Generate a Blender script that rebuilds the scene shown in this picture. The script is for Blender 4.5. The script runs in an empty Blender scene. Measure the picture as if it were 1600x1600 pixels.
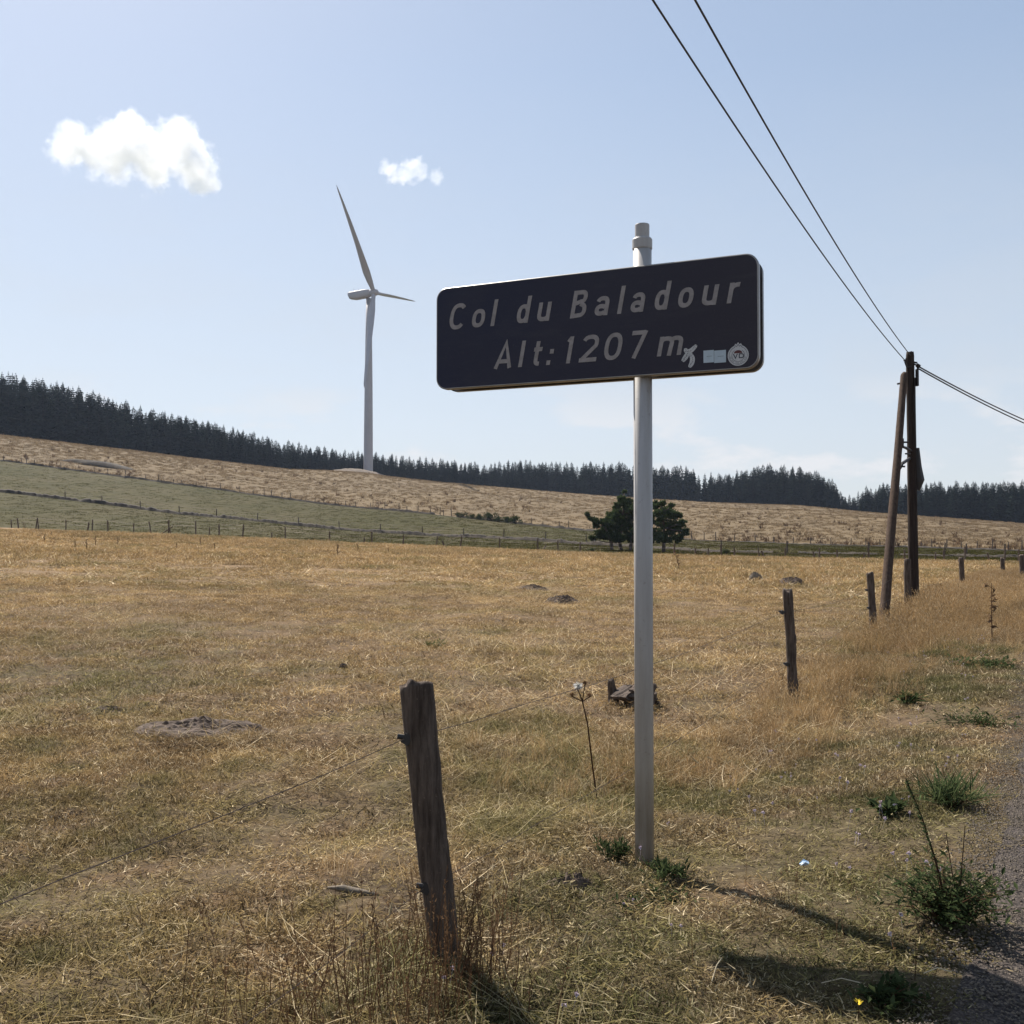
import bpy, math, random
import numpy as np
from mathutils import Vector, Matrix
random.seed(7); RNG = np.random.default_rng(7)
SC = bpy.context.scene; COL = SC.collection

# ---------------------------------------------------------------- camera
CAM_Z = 1.6; F = 1600.0; PITCH = math.atan(45 / 1600)
cd = bpy.data.cameras.new('camera'); cam = bpy.data.objects.new('camera', cd); COL.objects.link(cam)
cam.location = (0, 0, CAM_Z); cam.rotation_euler = (math.pi / 2 + PITCH, 0, 0)
cd.lens = 36.0; cd.sensor_width = 36.0; cd.clip_start = 0.05; cd.clip_end = 20000
SC.camera = cam
# ---------------------------------------------------------------- light and sky
SUN_DIR = Vector((-0.54, 0.84, 0)).normalized(); SUN_EL = math.radians(49)
world = bpy.data.worlds.new('World'); SC.world = world; world.use_nodes = True
wn = world.node_tree; wn.nodes.clear()
sky = wn.nodes.new('ShaderNodeTexSky'); sky.sky_type = 'NISHITA'; sky.sun_disc = False
sky.sun_elevation = SUN_EL; sky.sun_rotation = math.atan2(SUN_DIR.x, SUN_DIR.y)
sky.altitude = 1200; sky.air_density = 1.0; sky.dust_density = 1.5; sky.ozone_density = 2.0
sgm = wn.nodes.new('ShaderNodeGamma'); sgm.inputs[1].default_value = 0.6     # a hazy summer sky: less contrast between zenith and horizon
bg = wn.nodes.new('ShaderNodeBackground'); bg.inputs[1].default_value = 0.15
wo = wn.nodes.new('ShaderNodeOutputWorld')
# thin far cloud veil low over the whole horizon, by direction
wtc = wn.nodes.new('ShaderNodeTexCoord'); wsep = wn.nodes.new('ShaderNodeSeparateXYZ')
wmap = wn.nodes.new('ShaderNodeMapping'); wmap.inputs['Scale'].default_value = (5, 5, 14); wmap.inputs['Location'].default_value = (1.3, 0.4, 0.2)
wnoi = wn.nodes.new('ShaderNodeTexNoise'); wnoi.inputs['Scale'].default_value = 1.0; wnoi.inputs['Detail'].default_value = 7; wnoi.inputs['Roughness'].default_value = 0.6
wr = wn.nodes.new('ShaderNodeMapRange'); wr.inputs[1].default_value = 0.47; wr.inputs[2].default_value = 0.60; wr.inputs[3].default_value = 0.8; wr.inputs[4].default_value = 1.0
we = wn.nodes.new('ShaderNodeMapRange'); we.inputs[1].default_value = 0.42; we.inputs[2].default_value = 0.08; we.inputs[3].default_value = 0; we.inputs[4].default_value = 0.75
wm = wn.nodes.new('ShaderNodeMath'); wm.operation = 'MULTIPLY'
wmix = wn.nodes.new('ShaderNodeMix'); wmix.data_type = 'RGBA'; wmix.inputs[7].default_value = (2.38, 2.48, 2.62, 1)
L = wn.links.new
wr2 = wn.nodes.new('ShaderNodeMapRange'); wr2.inputs[1].default_value = 0.48; wr2.inputs[2].default_value = 0.56
we2 = wn.nodes.new('ShaderNodeMapRange'); we2.inputs[1].default_value = 0.155; we2.inputs[2].default_value = 0.09; we2.inputs[3].default_value = 0; we2.inputs[4].default_value = 0.95
wm2 = wn.nodes.new('ShaderNodeMath'); wm2.operation = 'MULTIPLY'
wcm = wn.nodes.new('ShaderNodeMix'); wcm.data_type = 'RGBA'; wcm.inputs[7].default_value = (2.98, 3.0, 3.04, 1)      # faint far cumulus low in the haze
L(wnoi.outputs[0], wr2.inputs[0]); L(wsep.outputs[2], we2.inputs[0]); L(wr2.outputs[0], wm2.inputs[0]); L(we2.outputs[0], wm2.inputs[1]); L(wm2.outputs[0], wcm.inputs[0])
L(wtc.outputs['Generated'], wmap.inputs[0]); L(wmap.outputs[0], wnoi.inputs[0]); L(wtc.outputs['Generated'], wsep.inputs[0])
L(wnoi.outputs[0], wr.inputs[0]); L(wsep.outputs[2], we.inputs[0]); L(wr.outputs[0], wm.inputs[0]); L(we.outputs[0], wm.inputs[1])
L(wm.outputs[0], wmix.inputs[0]); L(sky.outputs[0], sgm.inputs[0]); L(sgm.outputs[0], wmix.inputs[6]); L(wmix.outputs[2], wcm.inputs[6]); L(wcm.outputs[2], bg.inputs[0]); L(bg.outputs[0], wo.inputs[0])
sl = bpy.data.lights.new('sun', 'SUN'); sl.energy = 4.8; sl.angle = math.radians(0.53); sl.color = (1.0, 0.93, 0.84)
so = bpy.data.objects.new('sun', sl); COL.objects.link(so); so.location = (-30, 50, 60)
sv = Vector((SUN_DIR.x * math.cos(SUN_EL), SUN_DIR.y * math.cos(SUN_EL), math.sin(SUN_EL)))
so.rotation_euler = sv.to_track_quat('Z', 'Y').to_euler()
SC.view_settings.view_transform = 'Standard'; SC.view_settings.look = 'None'
SC.view_settings.gamma = 1; SC.view_settings.use_curve_mapping = False; SC.view_settings.exposure = 0.9
SC.cycles.max_bounces = 8; SC.cycles.diffuse_bounces = 3; SC.cycles.transmission_bounces = 4; SC.cycles.transparent_max_bounces = 6
SC.cycles.volume_bounces = 20; SC.cycles.volume_step_rate = 0.35; SC.cycles.volume_max_steps = 128
SC.cycles.use_denoising = True

# ---------------------------------------------------------------- helpers
def ray(px, py):
    x = (px - 800) / F; y = (800 - py) / F
    c, s = math.cos(PITCH), math.sin(PITCH)
    return np.array([x, c - y * s, s + y * c])
def at(px, py, Y):                       # the world point at depth Y seen at a pixel
    d = ray(px, py); return Vector((d[0] / d[1] * Y, Y, CAM_Z + d[2] / d[1] * Y))
def _h(ix, iy, s):
    n = (ix.astype(np.int64) * 374761393 + iy.astype(np.int64) * 668265263 + s * 1274126177) & 0xffffffff
    n = ((n ^ (n >> 13)) * 1274126177) & 0xffffffff
    return ((n ^ (n >> 16)) & 0xffff) / 65535.0
def vn(x, y, s=0):
    x = np.asarray(x, float); y = np.asarray(y, float)
    ix = np.floor(x); iy = np.floor(y); fx = x - ix; fy = y - iy
    fx = fx * fx * (3 - 2 * fx); fy = fy * fy * (3 - 2 * fy)
    a = _h(ix, iy, s); b = _h(ix + 1, iy, s); c = _h(ix, iy + 1, s); d = _h(ix + 1, iy + 1, s)
    return (a * (1 - fx) + b * fx) * (1 - fy) + (c * (1 - fx) + d * fx) * fy - 0.5
def sstep(a, b, x):
    t = np.clip((x - a) / (b - a), 0, 1); return t * t * (3 - 2 * t)
class MB:
    def __init__(s): s.v = []; s.f = []; s.t = []
    def add(s, vs, fs, tint=None):
        o = len(s.v); s.v += [tuple(v) for v in vs]; s.f += [tuple(i + o for i in f) for f in fs]
        if tint is not None: s.t += [tint] * len(vs)
    def box(s, c, d, M=None):
        vs = []
        for i in range(8):
            p = Vector(((i & 1) - .5, ((i >> 1) & 1) - .5, ((i >> 2) & 1) - .5)); p = Vector((p.x * d[0], p.y * d[1], p.z * d[2]))
            if M: p = M @ p
            vs.append(p + Vector(c))
        s.add(vs, [(0, 2, 3, 1), (4, 5, 7, 6), (0, 1, 5, 4), (2, 6, 7, 3), (0, 4, 6, 2), (1, 3, 7, 5)])
    def tube(s, pts, rad, n=8, cap=True):
        pts = [Vector(p) for p in pts]; m = len(pts)
        if not hasattr(rad, '__len__'): rad = [rad] * m
        up = None; vs = []
        for i, p in enumerate(pts):
            t = (pts[min(i + 1, m - 1)] - pts[max(i - 1, 0)]).normalized()
            if up is None: up = Vector((0, 0, 1)) if abs(t.z) < .9 else Vector((1, 0, 0))
            a = t.cross(up).normalized(); b = a.cross(t).normalized(); up = b
            for k in range(n):
                w = 2 * math.pi * k / n; vs.append(p + (a * math.cos(w) + b * math.sin(w)) * rad[i])
        fs = [(i * n + k, i * n + (k + 1) % n, (i + 1) * n + (k + 1) % n, (i + 1) * n + k) for i in range(m - 1) for k in range(n)]
        if cap: fs += [tuple(range(n))[::-1], tuple((m - 1) * n + k for k in range(n))]
        s.add(vs, fs)
    def mesh(s, name):
        m = bpy.data.meshes.new(name); m.from_pydata(s.v, [], s.f)
        if s.t and len(s.t) == len(s.v):
            a = m.attributes.new('tint', 'FLOAT', 'POINT'); a.data.foreach_set('value', s.t)
        m.update(); return m
    def build(s, name, mat, parent=None, smooth=False):
        return link(name, s.mesh(name), mat, parent, smooth)
def link(name, m, mat, parent=None, smooth=False):
    if mat and not m.materials: m.materials.append(mat)
    if smooth: m.polygons.foreach_set('use_smooth', [True] * len(m.polygons))
    o = bpy.data.objects.new(name, m); COL.objects.link(o)
    if parent: o.parent = parent
    return o
def tag(o, label=None, cat=None, group=None, kind=None):
    if label: o['label'] = label
    if cat: o['category'] = cat
    if group: o['group'] = group
    if kind: o['kind'] = kind
    return o
def empty(name, loc, label, cat, group=None, rz=0):
    o = bpy.data.objects.new(name, None); COL.objects.link(o); o.location = loc; o.rotation_euler.z = rz
    o.empty_display_size = .1
    return tag(o, label, cat, group)
def dup(root, loc, rz=0, sc=None, label=None, group=None):
    r = root.copy(); COL.objects.link(r); r.location = loc; r.rotation_euler = (0, 0, rz)
    if sc is not None: r.scale = sc
    if label: r['label'] = label
    if group: r['group'] = group
    for ch in root.children:
        c = ch.copy(); COL.objects.link(c); c.parent = r
    return r

# ---------------------------------------------------------------- materials
class NT:
    def __init__(s, name):
        s.m = bpy.data.materials.new(name); s.m.use_nodes = True; s.t = s.m.node_tree; s.t.nodes.clear()
        s.out = s.n('ShaderNodeOutputMaterial')
    def n(s, typ, **kw):
        k = s.t.nodes.new(typ)
        for a, b in kw.items(): setattr(k, a, b)
        return k
    def l(s, a, b): s.t.links.new(a, b)
    def put(s, sock, v):
        if hasattr(v, 'is_output') or isinstance(v, bpy.types.NodeSocket): s.l(v, sock)
        else: sock.default_value = v
    def pos(s, scale=(1, 1, 1), obj=False):
        if obj: p = s.n('ShaderNodeTexCoord').outputs['Object']
        else: p = s.n('ShaderNodeNewGeometry').outputs['Position']
        mp = s.n('ShaderNodeMapping'); mp.inputs['Scale'].default_value = scale; s.l(p, mp.inputs[0]); return mp.outputs[0]
    def noise(s, vec, scale, detail=4, rough=.55):
        k = s.n('ShaderNodeTexNoise'); s.l(vec, k.inputs['Vector']); k.inputs['Scale'].default_value = scale
        k.inputs['Detail'].default_value = detail; k.inputs['Roughness'].default_value = rough; return k.outputs[0]
    def mr(s, v, a, b, c=0., d=1.):
        k = s.n('ShaderNodeMapRange'); s.put(k.inputs[0], v)
        for i, q in enumerate((a, b, c, d)): s.put(k.inputs[i + 1], q)
        return k.outputs[0]
    def mix(s, f, a, b, mode='MIX'):
        k = s.n('ShaderNodeMix', data_type='RGBA', blend_type=mode); s.put(k.inputs[0], f)
        s.put(k.inputs[6], a if not isinstance(a, tuple) else (*a, 1)); s.put(k.inputs[7], b if not isinstance(b, tuple) else (*b, 1)); return k.outputs[2]
    def math(s, op, a, b=0.):
        k = s.n('ShaderNodeMath', operation=op); s.put(k.inputs[0], a); s.put(k.inputs[1], b); return k.outputs[0]
    def bump(s, h, strength=.5, dist=.01):
        k = s.n('ShaderNodeBump'); k.inputs['Strength'].default_value = strength; k.inputs['Distance'].default_value = dist; s.l(h, k.inputs['Height']); return k.outputs[0]
    def pbr(s, col, rough=.8, normal=None, metal=0., spec=.5):
        k = s.n('ShaderNodeBsdfPrincipled'); s.put(k.inputs['Base Color'], (*col, 1) if isinstance(col, tuple) else col)
        s.put(k.inputs['Roughness'], rough); k.inputs['Metallic'].default_value = metal; k.inputs['Specular IOR Level'].default_value = spec
        if normal: s.l(normal, k.inputs['Normal'])
        s.l(k.outputs[0], s.out.inputs[0]); return s.m
    def leaf(s, col, trans=.35, tcol=None):
        a = s.n('ShaderNodeBsdfDiffuse'); b = s.n('ShaderNodeBsdfTranslucent'); m = s.n('ShaderNodeMixShader')
        s.put(a.inputs[0], col); s.put(b.inputs[0], tcol or col); m.inputs[0].default_value = trans
        s.l(a.outputs[0], m.inputs[1]); s.l(b.outputs[0], m.inputs[2]); s.l(m.outputs[0], s.out.inputs[0]); return s.m
def plain(name, col, rough=.7, var=.25, scale=8, bump=.0, metal=0., obj=True, spec=.4):
    t = NT(name); p = t.pos(obj=obj); n = t.noise(p, scale, 6)
    c = t.mix(t.mr(n, .35, .65), tuple(q * (1 - var) for q in col), tuple(q * (1 + var) for q in col))
    return t.pbr(c, rough, t.bump(n, bump, .01) if bump else None, metal, spec)

# patches of colour shared by the soil sheets and the grass that grows on them (by place)
def patches(t, green_bias=0.):
    p = t.pos(); sx = t.n('ShaderNodeSeparateXYZ'); t.l(p, sx.inputs[0])
    side = t.math('SUBTRACT', t.math('ADD', sx.outputs[0], 2.07), t.math('MULTIPLY', sx.outputs[1], .5))   # east of the fence line
    verge = t.mr(side, .1, 1.6, 0, .05)
    near = t.mr(sx.outputs[1], 4., 17., .05, -.09)
    n1 = t.noise(t.pos((1, .8, 1)), .28, 3); n2 = t.noise(p, 1.9, 3, .6)
    g = t.math('ADD', t.math('ADD', n1, verge), near)
    g = t.math('ADD', t.math('ADD', g, green_bias), t.math('MULTIPLY', t.math('SUBTRACT', n2, .5), .8))
    return p, t.mr(g, .40, .64), n1, n2
def grass_mat(name, straw, tan, olive, pale, bias=0., trans=.28):
    t = NT(name); p, g, n1, n2 = patches(t, bias)
    at_ = t.n('ShaderNodeAttribute', attribute_name='tint').outputs['Fac']
    dry = t.mix(t.mr(n2, .42, .58), tan, straw)
    c = t.mix(g, dry, olive)
    c = t.mix(t.mr(at_, .0, .45, .45, 0.), c, t.mix(g, tan, tuple(q * .75 for q in olive)))
    c = t.mix(t.mr(at_, .10, .22, .92, 0.), c, (.055, .038, .024))
    c = t.mix(t.math('MULTIPLY', t.mr(at_, .78, .97, 0., .9), t.mr(g, 0, 1, 1, .45)), c, pale)
    br = t.math('MULTIPLY', t.math('MULTIPLY', t.mr(t.noise(p, .11, 2), .3, .7, .84, 1.14), t.mr(t.noise(t.pos((1, 1.5, 1)), .9, 4, .65), .35, .65, .74, 1.22)), t.mr(t.math('FRACT', t.math('MULTIPLY', at_, 17.3)), 0, 1, .5, 1.5))
    hs = t.n('ShaderNodeHueSaturation'); t.l(br, hs.inputs['Value']); t.l(c, hs.inputs['Color'])
    return t.leaf(hs.outputs[0], trans)
M = {}
STRAW, TAN, OLIVE, PALE = (.46, .315, .145), (.235, .157, .078), (.175, .15, .064), (.76, .635, .43)
M['grass'] = grass_mat('dry_grass', STRAW, TAN, OLIVE, PALE)
M['vgrass'] = grass_mat('verge_grass', (.36, .268, .165), (.215, .15, .09), (.12, .115, .048), (.68, .58, .40), .0)
M['tall'] = grass_mat('tall_grass', (.37, .25, .12), (.26, .168, .082), (.18, .14, .06), (.56, .44, .28), -.2, .45)
def soil_mat():
    t = NT('dry_field_soil'); p, g, n1, n2 = patches(t)
    f = t.noise(t.pos((1, 1.6, 1)), 14, 8, .75); s2 = t.noise(p, 2.2, 6, .7)
    sep = t.n('ShaderNodeSeparateXYZ'); t.l(p, sep.inputs[0])
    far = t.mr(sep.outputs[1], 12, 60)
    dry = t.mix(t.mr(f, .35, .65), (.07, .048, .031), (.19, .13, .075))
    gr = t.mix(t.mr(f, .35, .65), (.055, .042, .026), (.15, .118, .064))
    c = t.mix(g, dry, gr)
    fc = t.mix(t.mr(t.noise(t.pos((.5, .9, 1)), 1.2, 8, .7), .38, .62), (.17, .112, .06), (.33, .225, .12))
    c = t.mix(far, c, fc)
    c = t.mix(t.mr(s2, .54, .62, 0, .75), c, (.06, .043, .03))
    return t.pbr(c, .95, t.bump(f, .8, .03), spec=.1)
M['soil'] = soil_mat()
M['hgrass'] = grass_mat('hill_grass', (.26, .19, .11), (.19, .135, .078), (.16, .125, .07), (.34, .27, .175), -.3, .3)
M['pgrass'] = grass_mat('pasture_tufts', (.086, .076, .010), (.062, .055, .008), (.048, .047, .007), (.125, .104, .022), .5, .3)
def pasture_mat():
    t = NT('pasture_grass'); p = t.pos((1, .35, 1)); a = t.noise(p, .9, 8, .75); b = t.noise(t.pos((1, .5, 1)), .05, 4)
    c = t.mix(t.mr(a, .35, .65), (.025, .023, .003), (.048, .043, .006))
    c = t.mix(t.mr(b, .4, .65, 0, .6), c, (.075, .060, .026))
    return t.pbr(c, .95, t.bump(a, .1, .1), spec=.1)
M['pasture'] = pasture_mat()
def hill_mat():
    t = NT('hillside_grass'); p = t.pos((1, .6, 1)); a = t.noise(p, 1.1, 9, .7); b = t.noise(t.pos((1, .6, 1)), .035, 5)
    c = t.mix(t.mr(a, .33, .66), (.125, .09, .05), (.172, .126, .070))
    c = t.mix(t.mr(b, .42, .6, 0, .55), c, (.13, .098, .06))
    return t.pbr(c, .95, t.bump(a, .06, .1), spec=.1)
M['hill'] = hill_mat()
M['floor'] = plain('forest_floor', (.05, .04, .025), .95, .4, .5, obj=False)
M['far'] = plain('far_land', (.10, .11, .05), .95, .3, .01, obj=False)
def road_mat():
    t = NT('road_asphalt'); p = t.pos(); a = t.noise(p, 95, 6, .7)
    v = t.n('ShaderNodeTexVoronoi'); v.inputs['Scale'].default_value = 70; t.l(p, v.inputs['Vector'])
    c = t.mix(t.mr(v.outputs['Distance'], .2, .6), (.092, .077, .068), (.026, .022, .021))
    c = t.mix(t.mr(a, .5, .72), c, (.125, .10, .085)); c = t.mix(t.mr(t.noise(p, 1.3, 5), .45, .7, 0, .55), c, (.11, .085, .065))
    h = t.math('ADD', t.math('MULTIPLY', v.outputs['Distance'], -1.), a)
    return t.pbr(c, .9, t.bump(h, .9, .008), spec=.2)
M['road'] = road_mat()
def wood_mat(name, a_, b_, sc=(14, 14, 1.6), bs=1.):
    t = NT(name); p = t.pos(sc, True); n = t.noise(p, 3, 8, .7); n2 = t.noise(t.pos(obj=True), 70, 5)
    c = t.mix(t.mr(n, .35, .66), a_, b_); c = t.mix(t.mr(n2, .62, .75, 0, .35), c, tuple(min(1, q * 2.2) for q in b_))
    return t.pbr(c, .9, t.bump(n, bs, .012), spec=.2)
M['post'] = wood_mat('weathered_wood', (.042, .030, .023), (.145, .112, .09))
M['pole_wood'] = wood_mat('tarred_pole_wood', (.018, .013, .011), (.05, .036, .029), (9, 9, .7))
M['strut_wood'] = wood_mat('brown_pole_wood', (.04, .026, .019), (.09, .06, .043), (9, 9, .7))
M['bark'] = wood_mat('bark', (.05, .038, .03), (.12, .09, .07), (6, 6, 1.5))
M['iron'] = plain('dark_iron', (.035, .03, .03), .6, .4, 30, .2, .4)
M['cable'] = plain('cable_black', (.03, .028, .028), .55, .1, 3)
M['wire'] = plain('rusty_wire', (.085, .06, .05), .6, .4, 60, 0, .5)
M['turbine'] = plain('turbine_white', (.40, .385, .40), .45, .04, .4, 0)
def steel_mat():
    t = NT('painted_grey_steel'); a = t.noise(t.pos((14, 14, 1.2), True), 2.2, 7, .7); b = t.noise(t.pos(obj=True), 38, 5, .7); sep = t.n('ShaderNodeSeparateXYZ'); t.l(t.pos(obj=True), sep.inputs[0])
    c = t.mix(t.mr(a, .35, .7), (.43, .42, .41), (.35, .335, .32)); c = t.mix(t.mr(b, .60, .72, 0, .55), c, (.20, .17, .145))
    c = t.mix(t.math('MULTIPLY', t.mr(sep.outputs[2], .45, .0), t.mr(a, .3, .6, .3, 1.)), c, (.22, .18, .14))
    return t.pbr(c, .45, t.bump(b, .08, .004), spec=.4)
M['steel'] = steel_mat()
M['alu'] = plain('aluminium_grey', (.27, .255, .24), .38, .12, 14, .05, .45)
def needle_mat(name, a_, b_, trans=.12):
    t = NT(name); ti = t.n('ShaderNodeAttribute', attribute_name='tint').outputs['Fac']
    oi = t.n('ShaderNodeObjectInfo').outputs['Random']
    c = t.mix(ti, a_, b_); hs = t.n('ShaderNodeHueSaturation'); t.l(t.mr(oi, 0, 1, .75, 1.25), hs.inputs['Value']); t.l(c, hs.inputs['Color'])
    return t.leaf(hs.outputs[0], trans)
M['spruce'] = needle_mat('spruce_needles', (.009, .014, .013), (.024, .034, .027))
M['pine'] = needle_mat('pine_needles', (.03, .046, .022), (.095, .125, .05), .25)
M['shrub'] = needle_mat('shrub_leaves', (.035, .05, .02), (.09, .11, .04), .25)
M['leaf'] = needle_mat('green_leaves', (.028, .042, .018), (.09, .115, .05), .3)
M['weed'] = needle_mat('dry_weed', (.07, .045, .03), (.20, .13, .075), .25)
M['stalk'] = needle_mat('red_brown_stalk', (.075, .042, .028), (.23, .14, .075), .25)
M['bank'] = plain('dark_bank_earth', (.04, .03, .02), .95, .5, 1.2, .3, obj=False)
M['earth'] = plain('bare_earth', (.088, .062, .046), .95, .45, 18, 1., obj=False)
M['mound'] = plain('gravel_mound', (.13, .10, .072), .95, .35, .8, .6, obj=False)
M['stone'] = plain('weathered_stone', (.13, .106, .08), .9, .35, 25, .8)
M['white'] = plain('white_fluff', (.75, .73, .68), .9, .08, 30)
M['pink'] = plain('pale_pink_petals', (.68, .58, .62), .8, .15, 60)
M['yellow'] = plain('yellow_petals', (.7, .5, .03), .8, .1, 60)

# ---------------------------------------------------------------- terrain: four field lines ring the place
AZ = lambda px: math.degrees(math.atan((px - 800) / F))
def ctl(rows, back, floor=None):
    a = []; r = []; z = []
    for px, py, Y in rows:
        u = (px - 800) / F; a.append(AZ(px)); r.append(Y * math.hypot(1, u)); z.append(at(px, py, Y).z)
    a = [-180, -70] + a + [70, 180]; r = [back[0], r[0] * .9] + r + [r[-1], back[0]]; z = [back[1], z[0] * .8 + back[1] * .2] + z + [z[-1], back[1]]
    return np.array(a), np.array(r), np.array(z)
L1 = ctl([(0, 824, 115), (200, 832, 114), (550, 850, 108), (900, 864, 100), (1100, 870, 95), (1350, 875, 88), (1600, 880, 84)], (90, .5))
L2 = ctl([(0, 769, 168), (280, 803, 165), (560, 831, 158), (800, 844, 145), (1000, 855, 130), (1100, 861, 118), (1350, 866.5, 108), (1600, 871, 102)], (125, 1))
L3 = ctl([(0, 719, 235), (250, 752, 232), (500, 787, 225), (700, 806, 212), (900, 828, 195), (1100, 845, 175), (1350, 854, 160), (1600, 862, 150)], (180, 2))
L4 = ctl([(0, 681, 330), (200, 703, 350), (350, 722, 375), (450, 733.5, 400), (510, 735, 430), (570, 738.5, 452), (610, 745, 462), (700, 755, 480), (900, 772, 500), (1000, 779, 492), (1100, 785, 480), (1250, 790, 450), (1350, 800, 425), (1600, 818, 380)], (400, 10))
def lines(az):
    return [(np.interp(az, c[0], c[1]), np.interp(az, c[0], c[2])) for c in (L1, L2, L3, L4)]
def fence_x(y):                          # the roadside fence line, straight and then bending with the road
    y = np.asarray(y, float); return -0.24 + .49 * (y - 3.66) - .0 * y + .0011 * np.clip(y - 16, 0, 60) ** 2
def road_x(y): return fence_x(y) + 1.86 + .045 * (np.asarray(y, float) - 3.4).clip(-6, 30)
def ground_z(x, y):
    x = np.asarray(x, float); y = np.asarray(y, float); r = np.hypot(x, y); az = np.degrees(np.arctan2(x, y))
    (r1, z1), (r2, z2), (r3, z3), (r4, z4) = lines(az)
    zn = .05
    z = np.where(r < 12, zn, zn + (z1 - zn) * (r - 12) / (r1 - 12))
    z = np.where(r > r1, z1 + (z2 - z1) * (r - r1) / (r2 - r1), z)
    z = np.where(r > r2, z2 + (z3 - z2) * (r - r2) / (r3 - r2), z)
    t = np.clip((r - r3) / (r4 - r3), 0, 1); z = np.where(r > r3, z3 + (z4 - z3) * (t + .10 * np.sin(t * math.pi)), z)
    fall = np.clip((r - r4) / 120, 0, 1); z = np.where(r > r4, z4 - 9 * fall * fall * (3 - 2 * fall) - np.clip((r - r4 - 120) / 3000, 0, 1) * (z4 + 25), z)
    side = x - fence_x(y); near = 1 - sstep(30, 60, r)
    rough = 1 - sstep(-.2, .25, x - road_x(y)) * (1 - sstep(6, 8, x - road_x(y)))
    b = .11 * vn(x * .35, y * .35, 3) + .07 * vn(x * 1.1, y * 1.1, 5) + .045 * vn(x * 3.1, y * 3.1, 8) + .03 * vn(x * 9, y * 9, 11)
    z = z + b * rough * near
    z = z + sstep(30, 100, r) * rough * (.35 * vn(x * .09, y * .09, 12) + sstep(180, 260, r) * 1.2 * vn(x * .02, y * .03, 14)) * (1 - sstep(.7, 1, t)) * np.where(r > r3, 1, .5)
    z = z + .13 * sstep(.35, 2.1, side) * (1 - sstep(7, 12, side)) * (1 - sstep(60, 100, r))                       # the verge stands a little proud of the field
    z = z + .09 * np.exp(-((x - .6) / 1.5) ** 2 - ((y - 4.8) / 1.3) ** 2)          # the sign post stands on a slight rise
    return z
def hit(px, py, y0=1.0, y1=700):
    d = ray(px, py); ys = y0 * (y1 / y0) ** np.linspace(0, 1, 6000)
    g = ground_z(d[0] / d[1] * ys, ys) - (CAM_Z + d[2] / d[1] * ys); k = int(np.argmax(g > 0)) if (g > 0).any() else len(ys) - 1
    Y = ys[k]; X = d[0] / d[1] * Y; return Vector((X, Y, float(ground_z(X, Y))))
def gpt(px, Y): X = (px - 800) / F * Y; return Vector((X, Y, float(ground_z(X, Y))))
azs = np.concatenate([np.linspace(-180, -40, 50)[:-1], np.linspace(-40, 40, 420), np.linspace(40, 180, 50)[1:]])
NA = len(azs); LN = lines(azs)
def ring_sheet(name, rows, mat):
    A = np.radians(azs)[None, :]; R = np.array(rows); X = R * np.sin(A); Y = R * np.cos(A); Z = ground_z(X, Y)
    n = len(rows); co = np.stack([X, Y, Z], -1).reshape(-1, 3)
    i = np.arange(n - 1)[:, None] * NA + np.arange(NA - 1)[None, :]
    f = np.stack([i, i + NA, i + NA + 1, i + 1], -1).reshape(-1, 4)
    m = bpy.data.meshes.new(name); m.vertices.add(len(co)); m.vertices.foreach_set('co', co.ravel().astype(np.float32))
    m.loops.add(f.size); m.polygons.add(len(f)); m.loops.foreach_set('vertex_index', f.ravel()); m.polygons.foreach_set('loop_start', np.arange(0, f.size, 4))
    m.update(calc_edges=True)
    return tag(link(name, m, mat, None, True), kind='structure')
one = np.ones(NA)
rn = [one * r for r in .3 * (60 / .3) ** np.linspace(0, 1, 330)] + [60 + (LN[0][0] - 60) * t for t in np.linspace(0, 1, 24)[1:]]
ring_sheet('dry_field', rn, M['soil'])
ring_sheet('lower_pasture', [LN[0][0] + (LN[1][0] - LN[0][0]) * t for t in np.linspace(0, 1, 14)], M['pasture'])
ring_sheet('upper_pasture', [LN[1][0] + (LN[2][0] - LN[1][0]) * t for t in np.linspace(0, 1, 14)], M['pasture'])
ring_sheet('hillside', [LN[2][0] + (LN[3][0] - LN[2][0]) * t for t in np.linspace(0, 1, 60)] + [LN[3][0] + 3], M['hill'])
ring_sheet('forest_floor', [LN[3][0] + t for t in (3, 15, 40, 80, 130, 200)], M['floor'])
ring_sheet('far_land', [LN[3][0] + t for t in (200, 400, 900, 2000, 5000, 9000)], M['far'])
# road: a slightly raised worn sheet with a ragged edge
mb = MB(); ys = np.linspace(-14, 60, 500); cols = np.concatenate([np.array([0, .06, .15, .3]), np.linspace(.6, 5.5, 12)])
for j, y in enumerate(ys):
    e = .16 * vn(y * 1.3, 0, 21) + .09 * vn(y * 5, 0, 22) + .05 * vn(y * 14, 0, 23)
    for k, c in enumerate(cols):
        x = float(road_x(y) + c + e * (1 if k < 12 else -1)); z = float(ground_z(x, y)) + (-.03 if k in (0, len(cols) - 1) else .014)
        mb.v.append((x, y, z))
nc = len(cols)
mb.f = [(j * nc + k, j * nc + k + 1, (j + 1) * nc + k + 1, (j + 1) * nc + k) for j in range(len(ys) - 1) for k in range(nc - 1)]
tag(mb.build('road', M['road'], smooth=True), kind='structure')

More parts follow.
